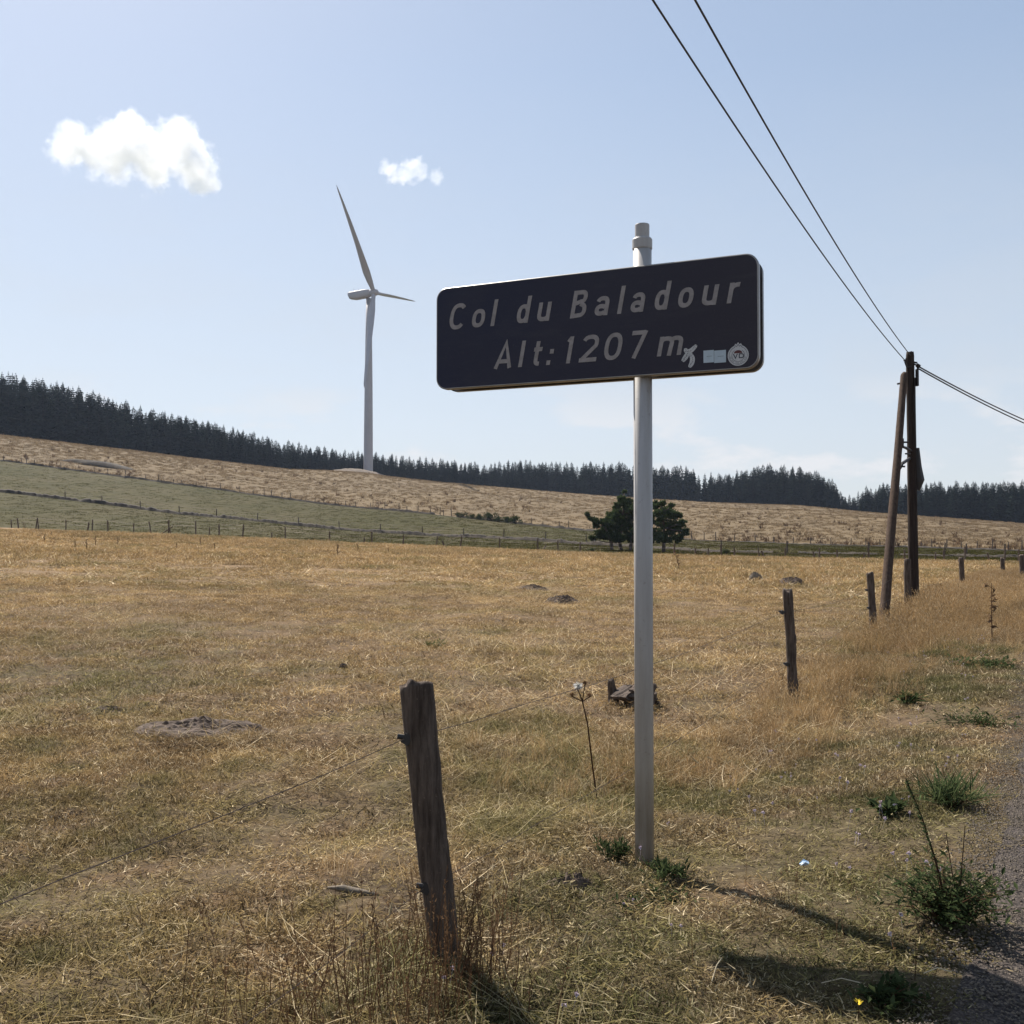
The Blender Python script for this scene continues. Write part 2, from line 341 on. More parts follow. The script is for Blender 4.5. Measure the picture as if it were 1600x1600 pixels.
# ---------------------------------------------------------------- clumps and scattering of what nobody could count
def clump(name, n, rad, ln, wd, lean, mat, flat=0, heads=0, curl=.6, seed=0, tint=(0, 1)):
    g = np.random.default_rng(seed); mb = MB()
    for i in range(n):
        r = rad * math.sqrt(g.random()); a = g.random() * 6.283; b = Vector((r * math.cos(a), r * math.sin(a), -.005))
        h = g.uniform(*ln); w = g.uniform(*wd); d = g.random() * 6.283; le = g.uniform(*lean)
        lie = g.random() < flat
        if lie: le = g.uniform(1.2, 1.52); h *= g.uniform(1.5, 3); b.z = g.uniform(.0, min(.03, ln[1] * .22))
        dx = Vector((math.cos(d), math.sin(d), 0)); side = Vector((-dx.y, dx.x, 0)) * w / 2
        s2 = g.random() * 6.283
        if not lie: side = Vector((math.cos(s2), math.sin(s2), 0)) * w / 2
        cu = g.uniform(.2, 1) * curl; p1 = b + (dx * math.sin(le) + Vector((0, 0, math.cos(le)))) * h * .5
        l2 = min(le + cu, 1.75) if not lie else le + g.uniform(-.3, .2); yaw = g.uniform(-.5, .5); d2 = Vector((math.cos(d + yaw), math.sin(d + yaw), 0))
        p2 = p1 + (d2 * math.sin(l2) + Vector((0, 0, math.cos(l2)))) * h * .5
        t = g.uniform(*tint)
        mb.add([b - side, b + side, p1 + side * .8, p1 - side * .8, p2], [(0, 1, 2, 3), (3, 2, 4)], t)
        if g.random() < heads:
            up = (p2 - p1).normalized(); hl = h * .16; hw = w * 2.4
            s = side.normalized() * hw / 2 if side.length else Vector((hw / 2, 0, 0)); q = up.cross(s)
            mb.add([p2, p2 + up * hl * .4 + s, p2 + up * hl, p2 + up * hl * .4 - s], [(0, 1, 2, 3)], min(1, t + .25))
            mb.add([p2, p2 + up * hl * .4 + q, p2 + up * hl, p2 + up * hl * .4 - q], [(0, 1, 2, 3)], min(1, t + .1))
    m = mb.mesh(name); m.materials.append(mat); return m
def scatter(name, P, S, meshes, label, cat, tilt=.08):
    coll = bpy.data.collections.new(name + '_kinds')
    for k, m in enumerate(meshes):
        coll.objects.link(bpy.data.objects.new('tuft', m))
    n = len(P); m = bpy.data.meshes.new(name); m.vertices.add(n); m.vertices.foreach_set('co', np.asarray(P, np.float32).ravel())
    g = np.random.default_rng(len(name) + n)
    rot = np.stack([g.normal(0, tilt, n), g.normal(0, tilt, n), g.uniform(0, 6.283, n)], -1).astype(np.float32)
    a = m.attributes.new('rot', 'FLOAT_VECTOR', 'POINT'); a.data.foreach_set('vector', rot.ravel())
    S = np.asarray(S, np.float32)
    if S.ndim == 1: S = np.stack([S, S, S], -1)
    a = m.attributes.new('size', 'FLOAT_VECTOR', 'POINT'); a.data.foreach_set('vector', S.ravel())
    a = m.attributes.new('pick', 'INT', 'POINT'); a.data.foreach_set('value', g.integers(0, len(meshes), n).astype(np.int32))
    m.update(); o = bpy.data.objects.new(name, m); COL.objects.link(o); tag(o, label, cat, kind='stuff')
    ng = bpy.data.node_groups.new(name, 'GeometryNodeTree')
    ng.interface.new_socket('Geometry', in_out='INPUT', socket_type='NodeSocketGeometry'); ng.interface.new_socket('Geometry', in_out='OUTPUT', socket_type='NodeSocketGeometry')
    gi = ng.nodes.new('NodeGroupInput'); go = ng.nodes.new('NodeGroupOutput')
    ip = ng.nodes.new('GeometryNodeInstanceOnPoints'); ci = ng.nodes.new('GeometryNodeCollectionInfo')
    ci.inputs['Collection'].default_value = coll; ci.inputs['Separate Children'].default_value = True; ci.inputs['Reset Children'].default_value = True
    ip.inputs['Pick Instance'].default_value = True
    mp = ng.nodes.new('GeometryNodeMeshToPoints')
    def att(nm, ty):
        k = ng.nodes.new('GeometryNodeInputNamedAttribute'); k.data_type = ty; k.inputs['Name'].default_value = nm; return k.outputs[0]
    e2r = ng.nodes.new('FunctionNodeEulerToRotation')
    K = ng.links.new
    K(gi.outputs[0], mp.inputs[0]); K(mp.outputs[0], ip.inputs['Points']); K(ci.outputs[0], ip.inputs['Instance'])
    K(att('pick', 'INT'), ip.inputs['Instance Index']); K(att('rot', 'FLOAT_VECTOR'), e2r.inputs[0]); K(e2r.outputs[0], ip.inputs['Rotation'])
    K(att('size', 'FLOAT_VECTOR'), ip.inputs['Scale']); K(ip.outputs[0], go.inputs[0])
    md = o.modifiers.new('scatter', 'NODES'); md.node_group = ng
    return o
def polar_pts(n, r0, r1, half=42):
    a = np.radians(RNG.uniform(-half, half, n)); r = np.sqrt(RNG.uniform(r0 * r0, r1 * r1, n)); return r * np.sin(a), r * np.cos(a)
def settle(x, y, dz=0): return np.stack([x, y, ground_z(x, y) + dz], -1)
def bare(x, y, s=31): return vn(x * .8, y * .8, s) + .5 * vn(x * 2.2, y * 2.2, s + 1)

def lowgrass(x, y): return 1 - .68 * np.exp(-((x - 1.15) / 1.2) ** 2 - ((y - 4.1) / 1.25) ** 2)     # grass is worn short round the sign post
fieldk = [clump('short_grass', 105, .17, (.016, .055), (.0024, .0046), (.2, 1.3), M['grass'], .05, 0, .8, k) for k in range(5)]
fieldl = [clump('long_straw', 20, .2, (.08, .2), (.0026, .0044), (.5, 1.4), M['grass'], .55, .1, .9, 20 + k, (.45, 1)) for k in range(4)]
litk = [clump('litter', 120, .19, (.010, .022), (.0024, .005), (1.2, 1.55), M['grass'], .5, 0, .5, 300 + k) for k in range(5)]
x, y = polar_pts(4200, 1.6, 9); x2, y2 = polar_pts(7500, 9, 30); x = np.concatenate([x, x2]); y = np.concatenate([y, y2]); k = x < road_x(y) - .05; x, y = x[k], y[k]
S = np.where(np.hypot(x, y) < 9, 1.1, 1.9) * RNG.uniform(.8, 1.2, len(x)); scatter('ground_litter', settle(x, y), np.stack([S, S, S], -1), litk, 'broken dry grass litter lying on the soil', 'litter')
x, y = polar_pts(6200, 1.6, 9); k = (x - fence_x(y) < .5) & (bare(x, y) + .4 * vn(x * 5, y * 5, 35) + .25 * (RNG.random(len(x)) - .5) > -.12); x, y = x[k], y[k]
P1 = settle(x, y); S1 = RNG.uniform(.8, 1.35, len(x))
x, y = polar_pts(11500, 9, 30); k = (x - fence_x(y) < .4) & (bare(x, y) + .4 * vn(x * 3, y * 3, 35) + .25 * (RNG.random(len(x)) - .5) > -.22); x, y = x[k], y[k]
P2 = settle(x, y); S2 = RNG.uniform(1.3, 2.2, len(x)); S2 = np.stack([S2, S2, S2 * .75], -1)
S1 = np.stack([S1, S1, S1 * lowgrass(P1[:, 0], P1[:, 1])], -1)
scatter('field_grass', np.concatenate([P1, P2]), np.concatenate([S1, S2]), fieldk, 'short matted dry grass covering the field', 'grass')
x, y = polar_pts(2700, 1.6, 10); k = (x - fence_x(y) < .9) & (vn(x * .9, y * .9, 41) > .0) & (lowgrass(x, y) > .75); x, y = x[k], y[k]
x2, y2 = polar_pts(6500, 10, 34); k = (x2 - fence_x(y2) < .5) & (vn(x2 * .6, y2 * .6, 41) > .02); x2, y2 = x2[k], y2[k]
scatter('loose_straw', np.concatenate([settle(x, y, .01), settle(x2, y2, .01)]), np.concatenate([RNG.uniform(.45, 1.0, len(x)), RNG.uniform(.8, 1.4, len(x2))]), fieldl, 'pale straw stems lying loose over the field', 'straw')
fark = [clump('far_grass', 90, .5, (.10, .26), (.010, .02), (.1, 1.1), M['grass'], .12, 0, .6, 40 + k, (.25, 1)) for k in range(4)]
x, y = polar_pts(15000, 28, 112, 36); az = np.degrees(np.arctan2(x, y)); k = (np.hypot(x, y) < np.interp(az, L1[0], L1[1]) - 1) & (x - fence_x(y) < 1) ; x, y = x[k], y[k]
S = RNG.uniform(.7, 1.2, len(x)); ht = .45 + .55 * sstep(-.2, .3, vn(x * .08, y * .08, 51)) + .5 * sstep(55, 95, np.hypot(x, y))
scatter('far_field_grass', settle(x, y), np.stack([S * 1.5, S * 1.5, S * ht], -1), fark, 'golden dry grass at the far end of the field', 'grass')
M['shadetuft'] = grass_mat('dead_tufts', (.15, .10, .06), (.09, .062, .04), (.085, .08, .035), (.34, .27, .18), 0, .3)  # dark tuft colours paint in the shade of small hollows in the field
dk = [clump('dead_tuft', 70, .16, (.02, .07), (.003, .007), (.2, 1.4), M['shadetuft'], .3, 0, .6, 320 + k, (0, .9)) for k in range(4)]
x, y = polar_pts(420, 2, 14, 36); x2, y2 = polar_pts(2600, 12, 95, 34); x = np.concatenate([x, x2]); y = np.concatenate([y, y2]); k = (x - fence_x(y) < .3) & (vn(x * .3, y * .3, 101) > -.1); x, y = x[k], y[k]
S = RNG.uniform(.5, 1.2, len(x)) * (1 + np.hypot(x, y) / 26); scatter('dead_tufts', settle(x, y), np.stack([S * 1.3, S, S * .6], -1), dk, 'dark grass tufts coloured as the shade of small hollows over the field', 'grass')
# verge
vk = [clump('verge_tuft', 130, .15, (.012, .042), (.0024, .0046), (.1, 1.3), M['vgrass'], .04, 0, .8, 60 + k) for k in range(5)]
y = RNG.uniform(2, 34, 26000); x = fence_x(y) + RNG.uniform(-.4, 2.4, len(y)) + .02 * y
k = (x < road_x(y) + .10 * RNG.normal(size=len(y)) - .02) & (bare(x, y, 71) + .4 * vn(x * 5, y * 5, 36) + .3 * (RNG.random(len(x)) - .5) > -.16) & (RNG.random(len(y)) < np.clip(14 / y, .25, 1)); x, y = x[k], y[k]
S = RNG.uniform(.7, 1.25, len(x)) * (1 + .035 * np.clip(y - 6, 0, 30)); edge = sstep(0, .6, road_x(y) - x)
scatter('verge_grass', settle(x, y), np.stack([S, S, S * (.55 + .6 * edge) * lowgrass(x, y)], -1), vk, 'mixed green and straw grass on the road verge', 'grass')
tk = [clump('tall_tuft', 42, .13, (.22, .48), (.0022, .004), (.02, .5), M['tall'], 0, .6, .55, 80 + k, (.2, 1)) for k in range(5)]
y = RNG.uniform(5.5, 46, 5200); x = fence_x(y) + RNG.normal(.15, .35, len(y)) + .03 * (y - 6) * RNG.random(len(y))
k = (x < road_x(y) - .25) & (RNG.random(len(y)) < sstep(5.5, 13, y) * .9 + .04) & (vn(x * .7, y * .7, 91) > -.22); x, y = x[k], y[k]
S = RNG.uniform(.45, 1.0, len(x)) * (.62 + .5 * sstep(9, 20, y))
scatter('tall_fence_grass', settle(x, y), np.stack([S * 1.1, S * 1.1, S], -1), tk, 'tall golden grass growing along the roadside fence', 'grass', .15)
y = RNG.uniform(11, 46, 5200); x = fence_x(y) + RNG.uniform(.2, 2.6, len(y)); k = (x < road_x(y) - .1) & (RNG.random(len(y)) < sstep(10, 19, y)) & (vn(x * .9, y * .5, 97) > -.28); x, y = x[k], y[k]
S = RNG.uniform(.4, .95, len(x)) * (.6 + .4 * sstep(14, 26, y)); scatter('verge_tall_grass', settle(x, y), np.stack([S * 1.2, S * 1.2, S], -1), tk, 'rank tall dry grass on the bank of the verge at the right', 'grass', .15)
# tall grass near the sign post and bottom edge, sparse in the field
x, y = polar_pts(900, 3, 40); k = (x - fence_x(y) < -.2) & (vn(x * .45, y * .45, 95) > .17); x, y = x[k], y[k]
pl = [(gpt(px, Y), n) for px, Y, n in ((900, 7.2, 22), (1060, 7.0, 22), (960, 6.4, 14), (800, 6.8, 10), (1130, 8.2, 20), (620, 4.6, 8))]
ex = np.concatenate([c.x + RNG.normal(0, .3, n) for c, n in pl]); ey = np.concatenate([c.y + RNG.normal(0, .25, n) for c, n in pl])
x = np.concatenate([x, ex]); y = np.concatenate([y, ey])
scatter('sparse_tall_grass', settle(x, y), RNG.uniform(.3, .62, len(x)), tk, 'thin patches of taller dry stems in the field', 'grass', .2)
# gravel on the road edge
gk = []
for s in range(4):
    g = np.random.default_rng(s); mb = MB()
    for i in range(14):
        c = Vector((g.uniform(-.06, .06), g.uniform(-.06, .06), .003)); r = g.uniform(.002, .0065)
        vs = [c + Vector((g.normal(), g.normal(), g.normal() * .7)).normalized() * r for _ in range(6)]
        vs = [c + Vector((r, 0, 0)), c + Vector((0, r * g.uniform(.6, 1), 0)), c - Vector((r * g.uniform(.6, 1), 0, 0)), c - Vector((0, r, 0)), c + Vector((r * .2, 0, r * .7)), c - Vector((0, 0, r * .5))]
        mb.add(vs, [(0, 1, 4), (1, 2, 4), (2, 3, 4), (3, 0, 4), (1, 0, 5), (2, 1, 5), (3, 2, 5), (0, 3, 5)])
    m = mb.mesh('pebbles'); m.materials.append(M['stone']); gk.append(m)
y = RNG.uniform(1.5, 14, 7000); x = road_x(y) + np.abs(RNG.normal(0, .8, len(y))) - .12; P = settle(x, y, .014)
scatter('road_gravel', P, RNG.uniform(.6, 1.4, len(x)), gk, 'small loose gravel on the worn road edge', 'gravel')
# clover heads in the verge
ck = []
for s in range(3):
    mb = MB(); g = np.random.default_rng(s)
    for i in range(2):
        b = Vector((g.uniform(-.1, .1), g.uniform(-.1, .1), 0)); h = g.uniform(.05, .09); mb.tube([b, b + Vector((.01, 0, h))], .0005, 3)
        c = b + Vector((.01, 0, h)); r = .010
        for q in range(10):
            d = Vector((g.normal(), g.normal(), g.normal() + .4)).normalized(); e = d.orthogonal() * .004
            mb.add([c + e, c - e, c + d * r], [(0, 1, 2)])
            mb.add([c + d.cross(e), c - d.cross(e), c + d * r], [(0, 1, 2)])
    m = mb.mesh('clover'); m.materials.append(M['pink']); ck.append(m)
y = RNG.uniform(3.2, 16, 80); x = fence_x(y) + RNG.uniform(.1, 1.7, 80)
scatter('clover_flowers', settle(x, y), RNG.uniform(.7, 1.3, 80), ck, 'small pale pink clover heads dotted over the verge', 'flowers')

# ---------------------------------------------------------------- road sign
TH = math.atan(1600 / 3537.); SD = Vector((-math.cos(TH), math.sin(TH), 0)); SN = Vector((-math.sin(TH), -math.cos(TH), 0))   # along to the left, and out of the face
POST = at(1005, 800, 4.7); POST.z = 0; GB = float(ground_z(POST.x, POST.y))
FACE0 = POST + SN * .072                # a point of the face plane
UD = -SD                                # text direction (left to right)
def onface(px, py):
    d = Vector(ray(px, py)); o = Vector((0, 0, CAM_Z)); t = (FACE0 - o).dot(SN) / d.dot(SN); p = o + d * t
    return (p - FACE0).dot(UD), p.z
def Z_(x, y): return (660 + x / 2.857, 340 + y / 2.857)      # from the enlarged crop
uL = onface(682.5, 530)[0]; uR = onface(1184.5, 490)[0]
zT = (onface(695, 451.3)[1] + onface(1167.5, 396.7)[1]) / 2; zB = (onface(695, 607.8)[1] + onface(1163.7, 575)[1]) / 2
sign = empty('road_sign', (POST.x, POST.y, GB), 'dark road sign on a grey post reading Col du Baladour, Alt: 1207 m', 'road sign')
IM = Matrix.Translation(-sign.location)
def fp(u, z, out): return FACE0 + UD * u + SN * out + Vector((0, 0, z)) - sign.location
def rrect(u0, u1, z0, z1, r, n=8):
    pts = []
    for cx, cz, a0 in ((u1 - r, z1 - r, 0), (u0 + r, z1 - r, 90), (u0 + r, z0 + r, 180), (u1 - r, z0 + r, 270)):
        for k in range(n + 1):
            a = math.radians(a0 + 90 * k / n); pts.append((cx + r * math.cos(a), cz + r * math.sin(a)))
    return pts
def slab(mb, pts, o0, o1, rings=None):
    n = len(pts); vs = [fp(u, z, o0) for u, z in pts] + [fp(u, z, o1) for u, z in pts]
    mb.add(vs, [tuple(range(n))[::-1], tuple(range(n, 2 * n))] + [(k, (k + 1) % n, n + (k + 1) % n, n + k) for k in range(n)])
def band(mb, pa, oa, pb, ob):
    n = len(pa); vs = [fp(u, z, oa) for u, z in pa] + [fp(u, z, ob) for u, z in pb]
    mb.add(vs, [(k, (k + 1) % n, n + (k + 1) % n, n + k) for k in range(n)])
def face_mat():
    t = NT('dark_sign_film'); p = t.pos(obj=True); n = t.noise(p, 3, 5); n2 = t.noise(p, 160, 2)
    sep = t.n('ShaderNodeSeparateXYZ'); t.l(p, sep.inputs[0])
    c = t.mix(t.mr(sep.outputs[0], -1.0, .7), (.007, .009, .033), (.026, .019, .026))
    c = t.mix(t.mr(n, .4, .7, 0, .5), c, (.024, .021, .034)); c = t.mix(t.mr(n2, .6, .75, 0, .3), c, (.07, .065, .07)); n3 = t.noise(t.pos((2, 2, 9), True), 1.6, 8, .75); c = t.mix(t.mr(n3, .52, .72, 0, .18), c, (.075, .068, .07))
    return t.pbr(c, .48, None, 0, .35)
M['face'] = face_mat()
M['letter'] = plain('worn_reflective_letter', (.27, .245, .235), .6, .14, 40)
mb = MB(); pr = rrect(uL, uR, zB, zT, .055); pi = rrect(uL + .003, uR - .003, zB + .003, zT - .003, .053)
n = len(pr)
slab(mb, pi, -.004, 0); panel = mb.build('face_panel', M['face'], sign)
mb = MB(); po = rrect(uL - .0035, uR + .0035, zB - .0035, zT + .0035, .058)
band(mb, pr, .0012, po, -.003); band(mb, po, -.003, po, -.028); band(mb, pi, .0012, pr, .0012); band(mb, pi, -.004, pi, .0012)
mb.build('front_rim', M['alu'], sign, True)
mb = MB(); q = rrect(uL + .012, uR - .012, zB + .012, zT - .012, .05); q2 = rrect(uL + .020, uR - .020, zB + .020, zT - .020, .045)
band(mb, q, -.010, q, -.105); band(mb, q2, -.105, q2, -.028); band(mb, q, -.105, q2, -.105)
mb.build('side_frame', M['alu'], sign, True)
mb = MB(); q3 = rrect(uL, uR, zB, zT, .055)
slab(mb, q3, -.136, -.132); band(mb, q3, -.108, q3, -.132); mb.build('back_panel', M['alu'], sign)
# two hidden rails that clamp the box to the post
for zz in (zB + .12, zT - .12):
    mb = MB(); mb.box(fp(onface(1005, 500)[0], zz, -.052), (.24, .1, .03), Matrix.Rotation(-TH, 3, 'Z')); mb.build('clamp_rail', M['alu'], sign)
# post
def lathe(mb, prof, n=28, c=(0, 0), seam=True):
    vs = []
    for r, z in prof:
        for k in range(n):
            a = 2 * math.pi * k / n; rr = r * (1.0 + (0.035 if seam and k in (9, 10, 23, 24) else 0)); vs.append((c[0] + rr * math.cos(a), c[1] + rr * math.sin(a), z))
    m = len(prof); mb.add(vs, [(i * n + k, i * n + (k + 1) % n, (i + 1) * n + (k + 1) % n, (i + 1) * n + k) for i in range(m - 1) for k in range(n)] + [tuple(range(n))[::-1], tuple((m - 1) * n + k for k in range(n))])
R = 29.3 / 1600 * 4.7 / 2
ztop = at(1005, 388, 4.7).z - GB; zc = at(1005, 374, 4.7).z - GB; zt = at(1005, 351, 4.7).z - GB
mb = MB(); lathe(mb, [(R, -.25), (R, ztop)]); o = mb.build('post', M['steel'], sign); o.data.polygons.foreach_set('use_smooth', [True] * len(o.data.polygons)); 
for f in list(o.data.polygons)[-2:]: f.use_smooth = False
mb = MB(); lathe(mb, [(R * 1.05, ztop - .006), (R * 1.08, ztop - .003), (R * 1.08, zc - .004), (R * .98, zc + .003), (R * .8, zc + .006)], seam=False); mb.build('collar', M['steel'], sign)
mb = MB(); lathe(mb, [(R * .78, zc), (R * .78, zt - .004), (R * .74, zt), (.001, zt + .001)], seam=False); mb.build('cap', M['steel'], sign)
# lettering: stroked glyphs in a unit box, cap height 1, x height .7
def arc(cx, cy, rx, ry, a0, a1, n=14): return [(cx + rx * math.cos(math.radians(a0 + (a1 - a0) * k / n)), cy + ry * math.sin(math.radians(a0 + (a1 - a0) * k / n))) for k in range(n + 1)]
S_ = .155; h_ = S_ / 2; XH = .70
def sup(cx, cy, rx, ry, a0, a1, n=22, e=.82):
    o = []
    for k in range(n + 1):
        a = math.radians(a0 + (a1 - a0) * k / n); c, s = math.cos(a), math.sin(a)
        o.append((cx + rx * math.copysign(abs(c) ** e, c), cy + ry * math.copysign(abs(s) ** e, s)))
    return o
GL = {   # width, strokes
 'C': (.62, [sup(.33, .5, .33 - h_, .5 - h_, 42, 318)]),
 'o': (.54, [sup(.27, XH / 2, .27 - h_, XH / 2 - h_, 0, 360)]),
 'l': (S_, [[(h_, 0), (h_, 1.0)]]),
 'd': (.54, [[(.54 - h_, 0), (.54 - h_, 1.0)], sup(.27, XH / 2, .27 - h_, XH / 2 - h_, 20, 340)]),
 'u': (.54, [[(h_, XH), (h_, .24)] + sup(.27, .24, .27 - h_, .24 - h_, 180, 330, 12)[1:], [(.54 - h_, 0), (.54 - h_, XH)]]),
 'B': (.64, [[(h_, 0), (h_, 1)], [(h_, 1 - h_), (.36, 1 - h_)] + sup(.36, .755, .17, .245 - h_, 90, -90, 12)[1:] + [(h_, .51)], [(.36, .51)] + sup(.36, .51 / 2 + .03, .64 - h_ - .36, .195, 90, -90, 12)[1:] + [(h_, h_)]]),
 'a': (.54, [sup(.27, XH - .26, .27 - h_, .26 - h_, 160, 0, 12) + [(.54 - h_, 0)], sup(.25, .21, .25 - h_, .21 - h_, 25, 335)]),
 'r': (.36, [[(h_, 0), (h_, XH)], sup(.38, XH - .30, .38 - h_, .30 - h_, 165, 82, 10)]),
 'A': (.72, [[(h_ * .9, 0), (.36, .97), (.72 - h_ * .9, 0)], [(.2, .27), (.53, .27)]]),
 't': (.36, [[(.14, .93), (.14, .2)] + sup(.29, .2, .15, .2 - h_, 180, 275, 8)[1:], [(0, XH - h_), (.36, XH - h_)]]),
 ',': (S_, [[(h_, 0), (h_, .17)]]), ';': (S_, [[(h_, .42), (h_, .59)]]),
 '1': (.30, [[(.30 - h_, 0), (.30 - h_, 1)], [(.02, .80), (.17, .93)]]),
 '2': (.6, [sup(.3, .70, .3 - h_, .3 - h_, 160, -25, 12) + [(h_ * 1.1, h_ * 1.3)], [(0, h_), (.6, h_)]]),
 '0': (.6, [sup(.3, .5, .3 - h_, .5 - h_, 0, 360)]),
 '7': (.58, [[(0, 1 - h_), (.58 - h_, 1 - h_)], [(.58 - h_ * .9, 1.0 - h_ * .2), (.36, .5), (.2, 0)]]),
 'm': (.86, [[(h_, 0), (h_, XH)], sup(.27, XH - .24, .27 - h_ * 1.4 + .03, .24 - h_, 170, 0, 10) + [(.43, 0)], sup(.60, XH - .24, .26 - h_, .24 - h_, 170, 0, 10) + [(.86 - h_, 0)]]),
 'V': (.7, [[(h_ * .9, 1), (.35, .04), (.7 - h_ * .9, 1)]]), 'D': (.7, [[(h_, h_), (.36, h_)] + sup(.36, .5, .34 - h_, .5 - h_, -90, 90, 12)[1:] + [(h_, 1 - h_)], [(h_, 0), (h_, 1)]]),
}
def ribbon(pts, w, closed=False):
    P = [np.array(p, float) for p in pts]; out = []
    if np.allclose(P[0], P[-1]): closed = True; P = P[:-1]
    m = len(P)
    for i in range(m):
        a = P[(i - 1) % m] if (closed or i) else None; b = P[(i + 1) % m] if (closed or i < m - 1) else None
        d1 = (P[i] - a) if a is not None else b - P[i]; d2 = (b - P[i]) if b is not None else d1
        d1 = d1 / (np.linalg.norm(d1) + 1e-9); d2 = d2 / (np.linalg.norm(d2) + 1e-9)
        t = d1 + d2; t = t / (np.linalg.norm(t) + 1e-9); nn = np.array([-t[1], t[0]]); k = 1 / max(.5, abs(np.dot(nn, [-d1[1], d1[0]])))
        out.append((P[i] + nn * w / 2 * k, P[i] - nn * w / 2 * k))
    f = [(i, (i + 1) % m) for i in range(m if closed else m - 1)]
    return out, f
SH = .19
def glyph(ch, x0, x1, zb, cap, out=.0012, mat=None, parent=None, shear=SH, name='letter', org=None, wmul=1.):
    w, strokes = GL[ch]; top = 1.0 if ch not in 'ouarm' else XH
    if ch in ',;': top = .17; sx_ = 1
    ext = {'C': .6, 'o': .5, '0': .6, 'a': .6, '2': .35, 't': .35, 'A': .1, '7': .8, 'u': .8, 'm': .8, 'B': .7}.get(ch, 1.)
    if ch == '7': x0 = x0 - shear * cap * .55
    if ch in 'Coa0' and shear: x0 = x0 - shear * top * cap * .22
    sx = max(.4, ((x1 - x0) - shear * top * cap * ext) / (w * cap))
    ang = math.radians(0); mb = MB()
    for k, s in enumerate(strokes):
        pts = [(p[0] * sx, p[1]) for p in s]; o, f = ribbon(pts, S_ * wmul)
        vs = []
        for a, b in o:
            for q in (a, b):
                u, z = q[0] * cap + q[1] * cap * shear + x0, q[1] * cap + zb
                vs.append(fp(u, z, out + .00015 * k))
        mb.add(vs, [(2 * i, 2 * i + 1, 2 * j + 1, 2 * j) for i, j in f])
    return mb.build(name, mat or M['letter'], parent or panel)
def line_of(chars, xs, ymid, base_px):
    zb = sum(onface(*Z_(*b))[1] for b in base_px) / len(base_px)
    return zb
zb1 = line_of(None, None, None, [(150, 497), (320, 481), (700, 450), (880, 431), (1375, 383)])
zc1 = onface(*Z_(328, 363))[1]; zc1 = (zc1 + onface(*Z_(1108, 284))[1] + onface(*Z_(700, 326))[1]) / 3
zb2 = line_of(None, None, None, [(330, 673), (440, 665), (655, 650), (840, 640), (1075, 620)])
zc2 = (onface(*Z_(375, 556))[1] + onface(*Z_(455, 548))[1] + onface(*Z_(1000, 503))[1]) / 3
for ch, a, b, ym in (('C', 118, 194, 440), ('o', 219, 280, 447), ('l', 305, 339, 420), ('d', 417, 490, 420), ('u', 509, 576, 415), ('B', 659, 740, 388), ('a', 769, 834, 390), ('l', 869, 909, 370), ('a', 930, 993, 375), ('d', 1032, 1113, 350), ('o', 1139, 1210, 355), ('u', 1243, 1323, 350), ('r', 1360, 1413, 335)):
    glyph(ch, onface(*Z_(a, ym))[0], onface(*Z_(b, ym))[0], zb1, zc1 - zb1)
for ch, a, b, ym in (('A', 318, 398, 615), ('l', 427, 464, 607), ('t', 487, 531, 610), (',', 552, 572, 630), (';', 560, 580, 630), ('1', 636, 675, 590), ('2', 697, 782, 583), ('0', 807, 895, 577), ('7', 930, 1005, 567), ('m', 1046, 1167, 570)):
    glyph(ch, onface(*Z_(a, ym))[0], onface(*Z_(b, ym))[0], zb2, zc2 - zb2)
# stickers
M['stk'] = plain('sticker_grey_white', (.50, .50, .50), .5, .08, 60); M['stkb'] = plain('sticker_pale_blue', (.42, .50, .55), .4, .06, 40)
M['ink'] = plain('sticker_dark_print', (.05, .055, .065), .6, .2, 60); M['ink2'] = plain('sticker_red_print', (.10, .03, .028), .6, .2, 60)
def Q_(x, y): return (1020 + x / 8, 500 + y / 8)
def poly(mb, pts, out):
    vs = [fp(u, z, out) for u, z in pts]; mb.add(vs, [tuple(range(len(vs)))])
def fanp(mb, c, pts, out):
    mb.add([fp(c[0], c[1], out)] + [fp(u, z, out) for u, z in pts], [(0, i + 1, (i + 1) % len(pts) + 1) for i in range(len(pts))])
c = onface(*Q_(1068, 442)); rr = (onface(*Q_(1200, 442))[0] - onface(*Q_(937, 442))[0]) / 2
def disc(r, n=40, a0=0, a1=360): return [(c[0] + r * math.cos(math.radians(a0 + (a1 - a0) * k / n)), c[1] + r * math.sin(math.radians(a0 + (a1 - a0) * k / n))) for k in range(n)]
out_ = [(c[0] + rr * a, c[1] + rr * b) for a, b in ((-.36, .93), (-.28, 1.13), (-.16, 1.04), (0, 1.26), (.14, 1.04), (.26, 1.15), (.40, .92))]
pts = [(c[0] + rr * math.cos(math.radians(a)), c[1] + rr * math.sin(math.radians(a))) for a in range(112, 428, 8)] + out_[::-1]
mb = MB(); fanp(mb, c, pts, .0014); badge = mb.build('sticker', M['stk'], panel); badge['label'] = 'round badge sticker with mountain peaks'
mb = MB()
for r in (.86, .60):
    o, f = ribbon([(c[0] + r * rr * math.cos(math.radians(a)), c[1] + r * rr * math.sin(math.radians(a))) for a in range(125, 416, 6)], rr * .035)
    mb.add([fp(q[0], q[1], .0018) for ab in o for q in ab], [(2 * i, 2 * i + 1, 2 * j + 1, 2 * j) for i, j in f])
o, f = ribbon([(c[0] + rr * a, c[1] + rr * b) for a, b in ((-.5, .7), (-.36, .76), (-.26, .93), (-.13, .86), (0, 1.06), (.13, .86), (.26, .93), (.38, .76), (.52, .7))], rr * .05)
mb.add([fp(q[0], q[1], .0018) for ab in o for q in ab], [(2 * i, 2 * i + 1, 2 * j + 1, 2 * j) for i, j in f])
